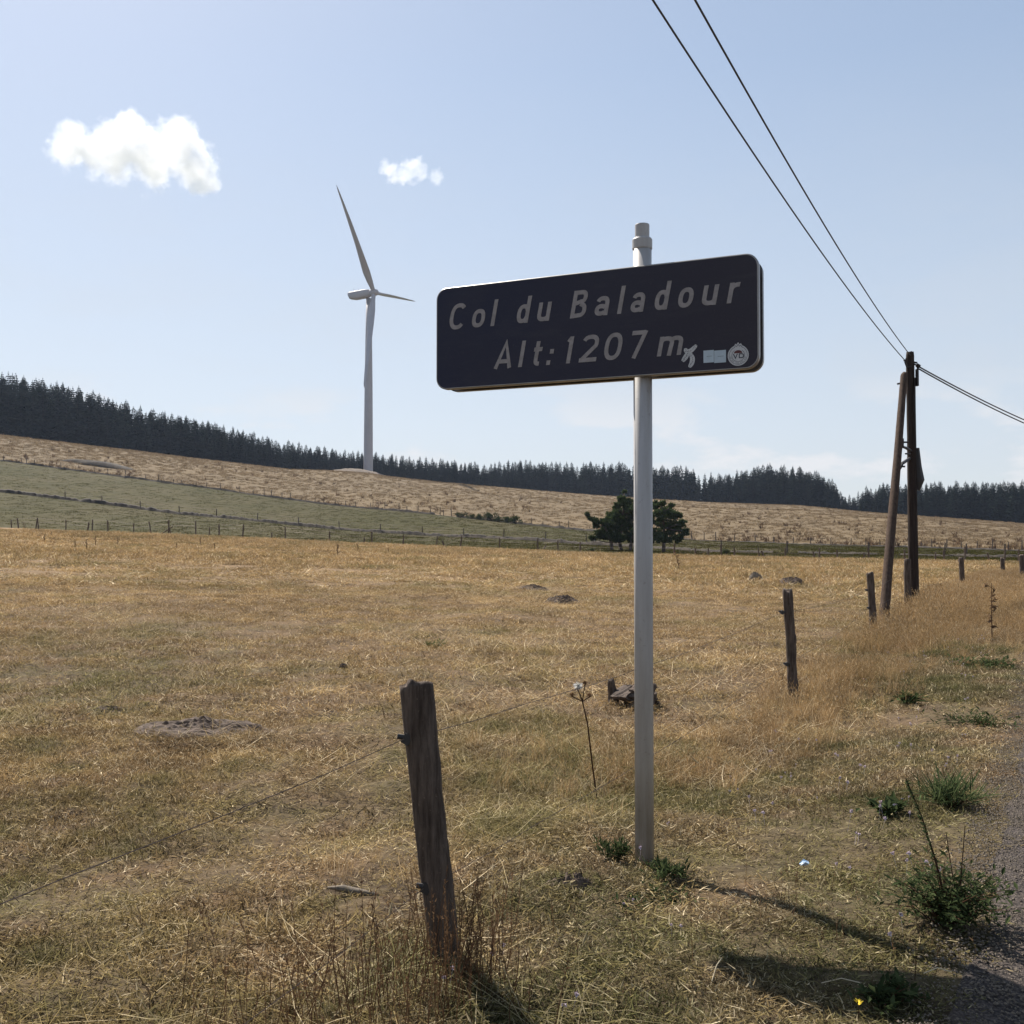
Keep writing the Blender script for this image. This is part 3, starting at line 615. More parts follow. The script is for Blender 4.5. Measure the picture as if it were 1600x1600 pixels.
for a in range(190, 352, 9):
    if a % 2 or a % 4: 
        ca, sa = math.cos(math.radians(a)), math.sin(math.radians(a)); o, f = ribbon([(c[0] + rr * .68 * ca, c[1] + rr * .68 * sa), (c[0] + rr * .78 * ca, c[1] + rr * .78 * sa)], rr * .045)
        mb.add([fp(q[0], q[1], .0018) for ab in o for q in ab], [(2 * i, 2 * i + 1, 2 * j + 1, 2 * j) for i, j in f])
mb.build('sticker_print', M['ink'], panel)
mb = MB(); pts = [(c[0] + rr * .40 * math.cos(math.radians(a)), c[1] + rr * (.2 + .3 * math.sin(math.radians(a)))) for a in range(0, 181, 12)]; poly(mb, pts, .0019); mb.build('sticker_dome', M['ink2'], panel)
for ch, a, b in (('V', -.50, -.02), ('D', .05, .56)):
    glyph(ch, c[0] + a * rr, c[0] + b * rr, c[1] - rr * .28, rr * .44, .0021, M['ink'], panel, 0, 'sticker_letter', wmul=1.5)
for (a, b) in (((634, 384), (765, 528)), ((768, 384), (916, 528))):
    u0, z1 = onface(*Q_(*a)); u1, z0 = onface(*Q_(*b)); mb = MB(); poly(mb, [(u0, z0), (u1, z0), (u1, z1), (u0, z1)], .0014); mb.build('sticker', M['stkb'], panel)['label'] = 'pale blue rectangular sticker'
    mb = MB(); zm = z0 + (z1 - z0) * .5; poly(mb, [(u0 + (u1 - u0) * .3, zm), (u0 + (u1 - u0) * .8, zm), (u0 + (u1 - u0) * .8, zm + .0015), (u0 + (u1 - u0) * .3, zm + .0015)], .0017); mb.build('sticker_print', M['ink'], panel)
k = 0
for path, w in (([(415, 350), (410, 385), (440, 400), (480, 385), (520, 345), (550, 310)], 58), ([(440, 410), (415, 460), (370, 520)], 62), ([(470, 415), (500, 480), (490, 540), (455, 595)], 62)):
    P = [onface(*Q_(*q)) for q in path]; ww = (onface(*Q_(500 + w, 450))[0] - onface(*Q_(500, 450))[0])
    # smooth and round the ends
    T = np.linspace(0, 1, 14); xs = np.interp(T, np.linspace(0, 1, len(P)), [p[0] for p in P]); zs = np.interp(T, np.linspace(0, 1, len(P)), [p[1] for p in P])
    xs = np.convolve(np.pad(xs, 1, 'edge'), [.25, .5, .25], 'valid'); zs = np.convolve(np.pad(zs, 1, 'edge'), [.25, .5, .25], 'valid')
    o, f = ribbon(list(zip(xs, zs)), ww); mb = MB(); n_ = len(o)
    vs = []
    for i, (a, b) in enumerate(o):
        s = math.sin(math.pi * min(1, max(.0, (i + .35) / (n_ - .3)))) ** .3; mid = (a + b) / 2; a = mid + (a - mid) * s; b = mid + (b - mid) * s; vs += [fp(a[0], a[1], .0014 + k * .0002), fp(b[0], b[1], .0014 + k * .0002)]
    mb.add(vs, [(2 * i, 2 * i + 1, 2 * j + 1, 2 * j) for i, j in f]); st = mb.build('sticker', M['stk'], panel); st['label'] = 'curled leaf of the ribbon shaped sticker'
    mb = MB(); g = np.random.default_rng(k)
    for i in range(1, 13):                                    # illegible scribble along the ribbon
        p = np.array([xs[i], zs[i]]); q = p + g.normal(0, ww * .16, 2); q2 = q + g.normal(0, ww * .16, 2); o2, f2 = ribbon([p - (q - p), q, q2], ww * .05)
        mb.add([fp(e[0], e[1], .0021) for ab in o2 for e in ab], [(2 * a, 2 * a + 1, 2 * b + 1, 2 * b) for a, b in f2])
    mb.build('sticker_print', M['ink'], panel); k += 1

# ---------------------------------------------------------------- wooden posts
def log(mb, p0, p1, r0, r1, seed=0, n=20, m=36, rough=.12, knots=0, toptilt=.2):
    p0 = Vector(p0); p1 = Vector(p1); ax = (p1 - p0).normalized(); a = ax.orthogonal().normalized(); b = ax.cross(a); vs = []; g = np.random.default_rng(seed)
    kn = [(g.uniform(.1, .95), g.integers(0, n), g.uniform(.25, .5)) for _ in range(knots)]
    fis = vn(np.arange(n) * .9, np.zeros(n), seed) ; H = (p1 - p0).length
    for i in range(m + 1):
        t = i / m; r = r0 + (r1 - r0) * t; c = p0.lerp(p1, t) + a * float(vn(t * 3, seed, 4)) * r0 * rough * 4
        for k in range(n):
            w = 2 * math.pi * k / n
            q = 1 + rough * (1.2 * fis[k] + float(vn(k * .8, t * H * 9, seed + 3)) + .5 * float(vn(k * 1.7, t * H * 30, seed + 5)))
            for kt, kk, ks in kn:
                dk = min((k - kk) % n, (kk - k) % n); q += ks * math.exp(-((t - kt) * H / .035) ** 2 - (dk / 1.4) ** 2)
            top = 0
            if i == m: top = toptilt * r * math.cos(w + seed) - .02 + .02 * float(vn(k * .7, 3, seed + 9)) * 2; q *= .90
            vs.append(c + (a * math.cos(w) + b * math.sin(w)) * r * q + ax * top)
    cc = p1 + ax * (.008 if toptilt else 0) - ax * .02; vs.append(cc)
    fs = [(i * n + k, i * n + (k + 1) % n, (i + 1) * n + (k + 1) % n, (i + 1) * n + k) for i in range(m) for k in range(n)] + [(m * n + k, m * n + (k + 1) % n, len(vs) - 1) for k in range(n)]
    mb.add(vs, fs)
B1 = Vector((-.245, 3.66, 0)); B1.z = float(ground_z(B1.x, B1.y))
pA = at(697.5, 1500, 3.66); pT = at(648, 1060, 3.66)
P2b = hit(1241, 1106); P3b = hit(1365, 994)
fence = empty('roadside_fence', (B1.x, B1.y, B1.z), 'wooden post and wire fence running along the verge beside the sign', 'fence')
FO = fence.location
def npost(b, t, r0, r1, seed, knots=0, rough=.12, label=None, deep=.25, m=36):
    b = Vector(b); t = Vector(t); d = (b - t).normalized(); mb = MB(); log(mb, b + d * deep - FO, t - FO, r0, r1, seed, 20, m, rough, knots)
    o = mb.build('post', M['post'], fence, True)
    if label: o['label'] = label
    return o
attach = []
pb = pA + (pA - pT).normalized() * .1
npost(pb, pT, .054, .060, 3, 0, .10, 'thick weathered post leaning to the left', .2, 60)
attach.append((at(634, 1155, 3.62), at(664, 1388, 3.62)))
t2 = at(1229, 919, P2b.y); npost(P2b, t2, .048, .047, 5, 7, .16, 'knotty thin post')
attach.append((at(1222, 957, P2b.y - .05), at(1229, 1038, P2b.y - .05)))
t3 = at(1359, 893, P3b.y); npost(P3b, t3, .062, .058, 8, 2)
attach.append((at(1354, 922, P3b.y - .05), at(1357, 950, P3b.y - .05)))
for px, Y, tp, rad, seed in ((1418, 22.2, 872, .075, 9), (1503, 31.5, 870, .075, 10), (1567, 43, 871, .085, 11), (1597, 38, 866, .095, 12), (1470, 27, 884, .05, 13)):
    b = gpt(px, Y); t = at(px - 1, tp, Y); 
    if seed != 13: npost(b, t, rad, rad * .95, seed, 2, .14, None, .2, 24)
    if seed in (9, 10, 12): attach.append((b.lerp(t, .8), b.lerp(t, .45)))
b0 = at(0, 1382, 2.06); dirn = (b0 - attach[0][0]); attach.insert(0, (attach[0][0] + dirn * 3.4, attach[0][1] + Vector((dirn.x, dirn.y, dirn.z - .02)) * 3.4))
zp = attach[0][0]; gz = float(ground_z(zp.x, zp.y)); npost((zp.x, zp.y, gz), (zp.x, zp.y, gz + 1.05), .05, .05, 15, 1)
for lev in (0, 1):
    mb = MB(); g = np.random.default_rng(lev)
    for i in range(len(attach) - 1):
        a, b = attach[i][lev], attach[i + 1][lev]; n_ = max(6, int((b - a).length * 2)); pts = []
        for k in range(n_ + 1):
            t = k / n_; p = a.lerp(b, t); p.z -= .05 * 4 * t * (1 - t) + .004 * math.sin(k * 2.1); pts.append(p - FO)
        mb.tube(pts, .0015, 4, False)
        if lev == 0 and False: pass
        m_ = int((b - a).length / .12)
        for k in range(m_):                                   # barbs
            t = (k + .5) / m_; p = a.lerp(b, t); p.z -= .05 * 4 * t * (1 - t); p = p - FO; q = Vector((g.normal(), g.normal(), g.normal())).normalized() * .009
            mb.tube([p - q, p + q], .0009, 3, False)
    mb.build('barbed_wire', M['wire'], fence)
for a, b in attach[1:4]:
    for q in (a, b):
        mb = MB(); mb.box(q - FO + Vector((.004, .01, 0)), (.03, .04, .035), Matrix.Rotation(.5, 3, 'Y')); mb.tube([q - FO + Vector((-.03, 0, .01)), q - FO + Vector((.03, .01, .0))], .010, 6); mb.build('insulator', M['cable'], fence)

# ---------------------------------------------------------------- utility pole and its wires
UY = 23.0; ub = gpt(1427, UY); up_t = at(1422, 549, UY)
upole = empty('utility_pole', ub, 'two legged wooden utility pole standing behind the roadside fence', 'utility pole')
sb = hit(1377, 966); SY = sb.y; st_t = at(1413, 582, UY - .35)
mb = MB(); log(mb, Vector((0, 0, -.3)), up_t - ub, .115, .088, 31, 16, 60, .05, 0, .05); mb.build('main_pole', M['pole_wood'], upole, True)
sb2 = gpt(1377, 19.6)
mb = MB(); log(mb, sb2 - ub - Vector((0, 0, .3)), st_t - ub, .098, .074, 32, 16, 60, .05, 0, .5); mb.build('strut_pole', M['strut_wood'], upole, True)
def up(px, py, Y=UY): return at(px, py, Y) - ub
def bar(name, pts, r, mat='iron', n=6):
    mb = MB(); mb.tube(pts, r, n); return mb.build(name, M[mat], upole)
bar('climbing_peg', [up(1402, 600, 22.6), up(1411, 598, 22.6)], .022)
mb = MB(); mb.tube([up(1410, 685, 22), up(1410, 698, 22), up(1416, 700, 22.3), up(1424, 705, UY)], .032, 6); mb.tube([up(1411, 691, 22), up(1419, 691, 22)], .02, 5); mb.build('brace_bracket', M['iron'], upole)
mb = MB(); mb.tube([up(1422, 716, UY), up(1410, 724, 22), up(1406, 732, 21.9)], .035, 6); mb.tube([up(1405, 729, 21.9), up(1414, 729, 21.9)], .02, 5); mb.tube([up(1415, 709, 22.3), up(1422, 709, 22.6)], .02, 5); mb.build('brace_bracket', M['iron'], upole)
mb = MB(); mb.box(up(1433, 590, UY - .1), (.04, .1, .38)); mb.build('cable_guard', M['iron'], upole)
mb = MB(); mb.tube([up(1433, 700), up(1435, 730), up(1437.5, 750), up(1435, 766)], [.05, .075, .10, .04], 7); mb.build('black_sheathing', M['cable'], upole)
mb = MB(); mb.tube([up(1416, 560, UY - .15), up(1414, 566, UY - .15), up(1417, 574, UY - .15), up(1424, 572, UY - .2)], .02, 5); mb.tube([up(1412, 563), up(1433, 567)], .022, 6); mb.build('wire_clamp', M['iron'], upole)
mb = MB(); mb.tube([up(1428, 569, UY - .1), up(1433, 571), up(1434, 578), up(1431, 586, UY - .1), up(1434, 590)], .02, 5); mb.tube([up(1432, 570), up(1437, 573)], .045, 7); mb.build('wire_clamp', M['iron'], upole)
bar('ground_cable', [up(1429.5, 590, UY - .12), up(1430, 640, UY - .13), up(1431, 700, UY - .13)], .014, 'cable', 5)
# wires (each span is a thing)
def wire(pA_, pB_, sag, r, label):
    a = Vector(pA_); b = Vector(pB_); n_ = 60; o_ = a.copy(); mb = MB(); mb.tube([a.lerp(b, i / n_) - Vector((0, 0, sag * 4 * (i / n_) * (1 - i / n_))) - o_ for i in range(n_ + 1)], r, 6)
    o = mb.build('overhead_wire', M['cable'], None, True); o.location = o_; tag(o, label, 'wire', 'wires of the utility pole')
wA = at(1413, 562, UY); wB = at(1423, 556, UY)
qA = at(1020, 0, 8.4); qB = at(1086, 0, 8.4)
def back_end(w, q, zend, k=3.2): e = w + (q - w) * k; e.z = zend; return e
WIRES = []
def span_through(w, q, k, mid):          # far end and sag so that the wire passes q and the pixel mid
    e = w + (q - w) * k; best = None
    for ez in np.arange(3, 12, .25):
        t = 1 / k; s = ((w.z + (ez - w.z) * t) - q.z) / (4 * t * (1 - t))
        for j in (.5,):
            tt = t * .6; p = w.lerp(Vector((e.x, e.y, ez)), tt); p.z -= s * 4 * tt * (1 - tt)
            # find error against the mid pixel at the same column
            d = p - Vector((0, 0, CAM_Z)); c_, s_ = math.cos(PITCH), math.sin(PITCH); dep = d.y * c_ + d.z * s_; py = 800 - F * (d.z * c_ - d.y * s_) / dep; px = 800 + F * d.x / dep
            er = abs(py - np.interp(px, *mid))
            if best is None or er < best[0]: best = (er, ez, s, (px, py))
    return Vector((e.x, e.y, best[1])), best[2]
eA, sA = span_through(wA, qA, 3.2, ([1020, 1100, 1200, 1300, 1360, 1413], [0, 122, 290, 441, 514, 562]))
eB, sB = span_through(wB, qB, 3.2, ([1086, 1150, 1250, 1330, 1380, 1423], [0, 122, 305, 435, 505, 556]))
wire(wA, eA, sA, .0105, 'left one of the two overhead wires coming from the top edge of the photo')
wire(wB, eB, sB, .0105, 'right one of the two overhead wires coming from the top edge of the photo')
wC = at(1434, 572, UY); wD = at(1435, 576, UY)
wire(wC, at(1900, 690, 60), 1.35, .016, 'upper wire leaving the utility pole towards the right edge')
wire(wD, at(1900, 692, 60), 1.42, .016, 'lower wire leaving the utility pole towards the right edge')

# ---------------------------------------------------------------- wind turbine
TY = 457.0; tb = gpt(575, TY); tb.z = at(575, 739, TY).z - 1.0
hub = at(584, 457, TY - 3)
turb = empty('wind_turbine', tb, 'white three bladed wind turbine standing on the hill crest', 'wind turbine')
a8 = math.atan(216 / 1600); fw = Vector((-math.sin(a8), math.cos(a8), 0)); rt = Vector((math.cos(a8), math.sin(a8), 0)); be = math.radians(25)
axh = (rt * math.cos(be) - fw * math.sin(be)).normalized(); ax = (axh * math.cos(math.radians(5)) + Vector((0, 0, math.sin(math.radians(5))))).normalized()
tw = hub - ax * 4.6; twx = Vector((tb.x, tb.y, 0)); hubr = hub - tb
mb = MB(); lathe(mb, [(2.15, -1), (2.1, 0), (2.0, 18), (1.8, 40), (1.5, 62), (1.25, hubr.z - 2.0)], 32, seam=False); mb.build('tower', M['turbine'], turb, True)
mb = MB(); lathe(mb, [(2.7, -1), (2.7, .35), (2.3, .5)], 24, seam=False); mb.build('foundation', M['mound'], turb)
upv = (Vector((0, 0, 1)) - ax * ax.z).normalized(); hv = ax.cross(upv).normalized()     # in the rotor plane
nc0 = Vector((0, 0, hubr.z)) ; hubp = nc0 + ax * 3.9; hubp = hubr
def loft(mb, secs, n=16):
    vs = []
    for c_, w_, h2, e in secs:
        for k in range(n):
            a = 2 * math.pi * k / n; ca, sa = math.cos(a), math.sin(a)
            vs.append(c_ + hv * w_ * math.copysign(abs(ca) ** e, ca) + upv * h2 * math.copysign(abs(sa) ** e, sa))
    m = len(secs); mb.add(vs, [(i * n + k, i * n + (k + 1) % n, (i + 1) * n + (k + 1) % n, (i + 1) * n + k) for i in range(m - 1) for k in range(n)] + [tuple(range(n))[::-1], tuple((m - 1) * n + k for k in range(n))])
mb = MB(); loft(mb, [(hubp - ax * 12.3 + upv * .9, 1.2, .7, .5), (hubp - ax * 11.6 + upv * .3, 1.7, 1.55, .5), (hubp - ax * 9, 1.9, 1.9, .5), (hubp - ax * 4, 1.9, 1.9, .5), (hubp - ax * 2.2, 1.7, 1.7, .7), (hubp - ax * 1.6, 1.4, 1.4, 1)]); mb.build('nacelle', M['turbine'], turb, True)
mb = MB(); loft(mb, [(hubp - ax * 1.6, 1.5, 1.5, 1), (hubp - ax * .5, 1.75, 1.75, 1), (hubp + ax * .9, 1.6, 1.6, 1), (hubp + ax * 1.9, 1.0, 1.0, 1), (hubp + ax * 2.3, .25, .25, 1)]); mb.build('hub', M['turbine'], turb, True)
for s in (-9.6, -7.2):
    p = hubp + ax * s + upv * 1.8; mb = MB(); mb.tube([p, p + upv * (1.6 if s < -9 else 1.0)], .09, 5); mb.build('mast', M['turbine'], turb)
def blade(ang):
    d = (upv * math.cos(ang) + hv * math.sin(ang)); d = (d + ax * .035).normalized(); cdir = ax.cross(d).normalized(); mb = MB(); n = 14; vs = []
    secs = [(0, 1.0, 1.0, 90), (2.0, 1.05, .95, 70), (5, 1.4, .7, 30), (9, 1.75, .5, 18), (14, 1.6, .36, 12), (22, 1.25, .24, 8), (32, .95, .16, 6), (41, .6, .09, 3), (46.5, .35, .05, 1), (48.5, .06, .02, 0)]
    for L_, ch, tk_, tw_ in secs:
        w = math.radians(tw_ + 74); cx = cdir * math.cos(w) + ax * math.sin(w); cy = ax * math.cos(w) - cdir * math.sin(w); off = (ch - 1.0) * .45
        for k in range(n):
            a = 2 * math.pi * k / n; vs.append(hubp + d * (L_ + .8) - ax * .0008 * L_ * L_ + cx * (ch * math.cos(a) - off) + cy * tk_ * math.sin(a))
    m = len(secs); mb.add(vs, [(i * n + k, i * n + (k + 1) % n, (i + 1) * n + (k + 1) % n, (i + 1) * n + k) for i in range(m - 1) for k in range(n)] + [tuple((m - 1) * n + k for k in range(n))])
    mb.build('blade', M['turbine'], turb, True)
def proj(p):
    d = Vector(p) - Vector((0, 0, CAM_Z)); c_, s_ = math.cos(PITCH), math.sin(PITCH); dep = d.y * c_ + d.z * s_
    return 800 + F * d.x / dep, 800 - F * (d.z * c_ - d.y * s_) / dep
best = None
for deg in range(0, 120):
    e = 0; tg = [(528, 295), (657, 467), (576, 593)]
    for q in tg:
        e += min((proj(tb + hubp + (upv * math.cos(math.radians(deg + 120 * k)) + hv * math.sin(math.radians(deg + 120 * k))) * 48.5)[0] - q[0]) ** 2 + (proj(tb + hubp + (upv * math.cos(math.radians(deg + 120 * k)) + hv * math.sin(math.radians(deg + 120 * k))) * 48.5)[1] - q[1]) ** 2 for k in range(3))
    if best is None or e < best[0]: best = (e, deg)
print('rotor fit', best)
for k in range(3): blade(math.radians(best[1] + 120 * k))
# mound of gravel at its foot
def mound(name, c, rx, ry, h, mat, seed, label=None, cat=None, group=None, rough=.35, n=26, m=10, kind=None, rz=0):
    mb = MB(); vs = []
    for i in range(m + 1):
        t = i / m
        for k in range(n):
            a = 2 * math.pi * k / n; q = 1 + .5 * float(vn(math.cos(a) * 1.5 + seed, math.sin(a) * 1.5, seed)); x_, y_ = rx * t * q * math.cos(a), ry * t * q * math.sin(a)
            X, Y_ = c.x + x_ * math.cos(rz) - y_ * math.sin(rz), c.y + x_ * math.sin(rz) + y_ * math.cos(rz); s = 9 / max(rx, .3)
            z = float(ground_z(X, Y_)) - c.z + h * .9 * (1 - t ** 2.6) * (1 + rough * .9 * float(vn(x_ * s * .45, y_ * s * .45, seed + 1))) + (h * .22 + .012) * rough * 2 * (float(vn(x_ * s * 2.2, y_ * s * 2.2, seed + 2)) + .6 * float(vn(x_ * s * 5, y_ * s * 5, seed + 4))) * (1 - t * t) - (.03 * (t == 1))
            vs.append((X - c.x, Y_ - c.y, z))
    mb.add(vs, [(i * n + k, i * n + (k + 1) % n, (i + 1) * n + (k + 1) % n, (i + 1) * n + k) for i in range(m) for k in range(n)])
    o = mb.build(name, mat, None, rx > 3); o.location = c; return tag(o, label, cat, group, kind)
c = gpt(545, 446); mound('gravel_mound', c, 17, 9, 1.6, M['mound'], 2, 'long grey brown gravel heap at the foot of the wind turbine', 'mound')
c = hit(150, 727); mound('earth_scar', c, 9, 2.2, 1.1, M['bank'], 3, 'dark earth bank scar on the brown hillside at far left', 'earth bank')

# ---------------------------------------------------------------- far fences, banks
def far_fence(name, LC, posts, label, dy=0, hdef=1.1):
    c0 = posts[len(posts) // 2][0]; az = AZ(c0); r = np.interp(az, LC[0], LC[1]); base = Vector((r * math.sin(math.radians(az)), r * math.cos(math.radians(az)), 0)); base.z = float(ground_z(base.x, base.y))
    f = empty(name, base, label, 'fence'); protos = []
    for k in range(4):
        mb = MB(); log(mb, (0, 0, -.3), (.03 * (k - 1.5), 0, 1), .10, .085, 50 + k, 7, 5, .12, 0, .1); m = mb.mesh('post'); m.materials.append(M['post']); protos.append(m)
    tops = []
    for i, q in enumerate(posts):
        px, h = q[0], q[1] if len(q) > 1 else hdef; lean = q[2] if len(q) > 2 else random.uniform(-.06, .06)
        r = np.interp(AZ(px), LC[0], LC[1]) + dy; a = math.radians(AZ(px)); X, Y = r * math.sin(a), r * math.cos(a); z = float(ground_z(X, Y))
        o = bpy.data.objects.new('post', protos[i % 4]); COL.objects.link(o); o.parent = f; o.location = Vector((X, Y, z)) - base; o.scale = (.6 + .4 * random.random(), .8, h * .92); o.rotation_euler = (random.uniform(-.05, .05), lean, random.random() * 6)
        if abs(lean) > .1: o.rotation_euler = (0, lean, 0)
        tops.append(Vector((X, Y, z + h * .85)) - base)
    for lev in (0, .4):
        mb = MB(); tt = [t - Vector((0, 0, lev)) for t in tops if True]; mb.tube(tt, .008, 3, False); mb.build('wire', M['wire'], f)
    return f
F1 = [(18, 1.0), (29, 1.25, -.12), (56, 1.4, .14), (60, 1.4, -.12), (103, 1.3), (137, 1.1, .16), (144, 1.5, -.1), (169, 1.45), (209, 1.2), (236, 1.5, -.15), (252, 1.7, 1.0), (264, 1.8), (267, 1.6, -.2), (306, 1.7), (327, 1.0), (343, 1.5), (379, 1.6), (425, .8), (446, 1.6), (515, 1.35), (569, .8), (581, 1.5), (630, 1.2), (681, 1.2, .15), (695, .8, -.3), (719, 1.4, .15), (781, 1.35), (840, 1.4), (847, .9, .6), (872, 1.3), (907, 1.2), (1053, 1.3), (1087, .9), (1106, .9), (1127, 1.3, -.1), (1147, 1.0), (1186, 1.0), (1194, .8, -.35), (1227, 1.1), (1273, .8, -.3), (1280, 1.1), (1308, 1.0), (1350, .8), (1357, 1.3), (1413, 1.1), (1461, .9), (1475, 1.1), (1507, 1.4), (1546, .9, -.2), (1569, 1.3), (1590, 1.2)]
far_fence('field_fence', L1, F1, 'row of thin dark posts between the dry field and the green pasture')
F2 = [(p,) for p in (101, 159, 219, 280, 338, 402, 466, 530, 594, 660, 724, 787, 852, 916, 1127, 1230, 1357, 1475, 1510, 1570)]
far_fence('pasture_fence', L2, F2, 'sparse posts along the dark bank dividing the two pastures', 0, 1.5)
F3 = [(p + random.uniform(-2, 2), random.uniform(1.1, 1.9)) for p in (5, 31, 40, 51, 76, 94, 147, 168, 194, 225, 247, 269, 285, 308, 324, 343, 376, 395, 411, 425, 441, 452, 479, 492, 507, 523, 540, 557, 578, 603, 622, 638, 655, 673, 688, 692, 707, 830, 850, 873, 890, 1080, 1102, 1120, 1148, 1180, 1210, 1240, 1268, 1300, 1330, 1352, 1375, 1400, 1440, 1455, 1480, 1500, 1525, 1550, 1575, 1595)]
far_fence('hill_fence', L3, F3, 'far row of small posts along the foot of the brown hillside')
def bank(name, LC, a0, a1, h, w, label, seed, gap=.5):
    mb = MB(); n_ = 1300; prev = None; base = None; vs = []
    ps = np.linspace(a0, a1, n_)
    for i, px in enumerate(ps):
        a = math.radians(AZ(px)); r = float(np.interp(AZ(px), LC[0], LC[1])) + .4 * float(vn(px * .05, 0, seed)); hh = (h * (.7 + .6 * float(vn(px * .08, 0, seed + 1)) + .4 * float(vn(px * .35, 0, seed + 2))) + .1) * (1 if px < 900 else max(.45, 1 - (px - 900) / 400))
        if vn(px * .013, 5, seed) > gap: hh = .05
        hh = max(.05, hh)
        for rr_, z_ in ((-w, -.05), (-w * .35, hh * .9), (w * .35, hh), (w, -.05)):
            X, Y = (r + rr_) * math.sin(a), (r + rr_) * math.cos(a); p = Vector((X, Y, float(ground_z(X, Y)) + z_))
            if base is None: base = p.copy()
            vs.append(p - base)
    mb.add(vs, [(i * 4 + k, i * 4 + k + 1, (i + 1) * 4 + k + 1, (i + 1) * 4 + k) for i in range(n_ - 1) for k in range(3)])
    o = mb.build(name, M['bank'], None, False); o.location = base; tag(o, label, 'bank')
bank('earth_bank', L2, -300, 1900, .5, .8, 'dark earth and stone bank dividing the lower and upper pasture', 61, .36)
bank('earth_bank', L3, -300, 1900, .42, .8, 'dark earth bank between the upper pasture and the brown hillside', 67, .38)

M['dbark'] = plain('dark_bark', (.012, .010, .009), .95, .2, 3)
# ---------------------------------------------------------------- spruces
def spruce_meshes(seed, narrow=1.):
    g = np.random.default_rng(seed); mb = MB(); H = 1.0
    lev = 30; z0 = g.uniform(.03, .12); lop = g.uniform(0, 6.28)
    for i in range(lev):
        t = i / (lev - 1); z = z0 + (1 - z0) * (t ** .93) * .985; prof = (1 - t) ** .72 * (1 - .35 * max(0, .15 - t) / .15)
        Rr = (.215 * narrow) * prof * g.uniform(.7, 1.25) + .008; nb = max(4, int(9 - 4 * t)); a0 = g.random() * 6.28
        for k in range(nb):
            a = a0 + 6.283 * k / nb + g.normal(0, .15); R_ = Rr * g.uniform(.65, 1.2) * (1 + .12 * math.cos(a - lop)); dr = R_ * g.uniform(.15, .5) * (1 - t * .8)
            d = Vector((math.cos(a), math.sin(a), 0)); s = Vector((-d.y, d.x, 0)); b = Vector((0, 0, z + .01)); rise = .012 * g.random()
            tip = b + d * R_ - Vector((0, 0, dr - rise)); mid = b + d * R_ * .5 - Vector((0, 0, dr * .35)); w = R_ * g.uniform(.34, .52)
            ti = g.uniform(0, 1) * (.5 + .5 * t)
            mb.add([b, mid + s * w * .6 - Vector((0, 0, w * .4)), tip, mid - s * w * .6 - Vector((0, 0, w * .4)), mid + Vector((0, 0, .008))], [(0, 1, 4), (1, 2, 4), (2, 3, 4), (3, 0, 4)], ti)
            for q in range(3):                               # hanging sprays
                u = g.uniform(.35, .95); p = b.lerp(tip, u); e = s * g.choice([-1, 1]) * R_ * .34 * g.uniform(.5, 1.2) + d * R_ * g.uniform(-.05, .2)
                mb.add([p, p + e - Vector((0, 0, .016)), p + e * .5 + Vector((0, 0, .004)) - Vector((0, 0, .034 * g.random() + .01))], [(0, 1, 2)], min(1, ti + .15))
    c = mb.mesh('crown'); c.materials.append(M['spruce'])
    tb_ = MB(); tb_.tube([(0, 0, -.03), (0, 0, .5), (0, 0, 1.02)], [.010, .006, .001], 6); tr = tb_.mesh('trunk'); tr.materials.append(M['dbark']); return tr, c
SP = [spruce_meshes(100 + k, (1.0, .82, 1.15, .72, .95, 1.05, .88)[k]) for k in range(7)]
TOPX = [-60, 0, 60, 130, 220, 330, 440, 520, 600, 700, 760, 800, 880, 960, 1000, 1075, 1098, 1120, 1160, 1200, 1250, 1290, 1305, 1320, 1335, 1350, 1400, 1500, 1600, 1680]
TOPY = [q - 5 for q in [568, 586, 596, 611, 639, 664, 691, 705, 713, 722, 728, 723, 727, 726, 730, 733, 745, 742, 738, 729, 733, 745, 757, 782, 776, 766, 757, 757, 756, 756]]
def sect(px):
    if px < 240: return 'tall dark spruce in the forest on the slope at the far left', 'spruces on the left slope'
    if px < 545: return 'dark spruce in the sloping tree row left of the wind turbine', 'spruces left of the turbine'
    if px < 690: return 'dark spruce in the tree row directly behind the wind turbine', 'spruces behind the turbine'
    if px < 985: return 'dark spruce in the forest edge below the road sign', 'spruces below the sign'
    if px < 1300: return 'dark spruce in the clump between the sign post and utility pole', 'spruces right of the sign post'
    if px < 1360: return 'thin spruce standing loosely in the gap of the tree row', 'spruces in the gap'
    return 'dark spruce in the forest around and right of the utility pole', 'spruces at the right'
nt = 0; extraP = []; extraS = []
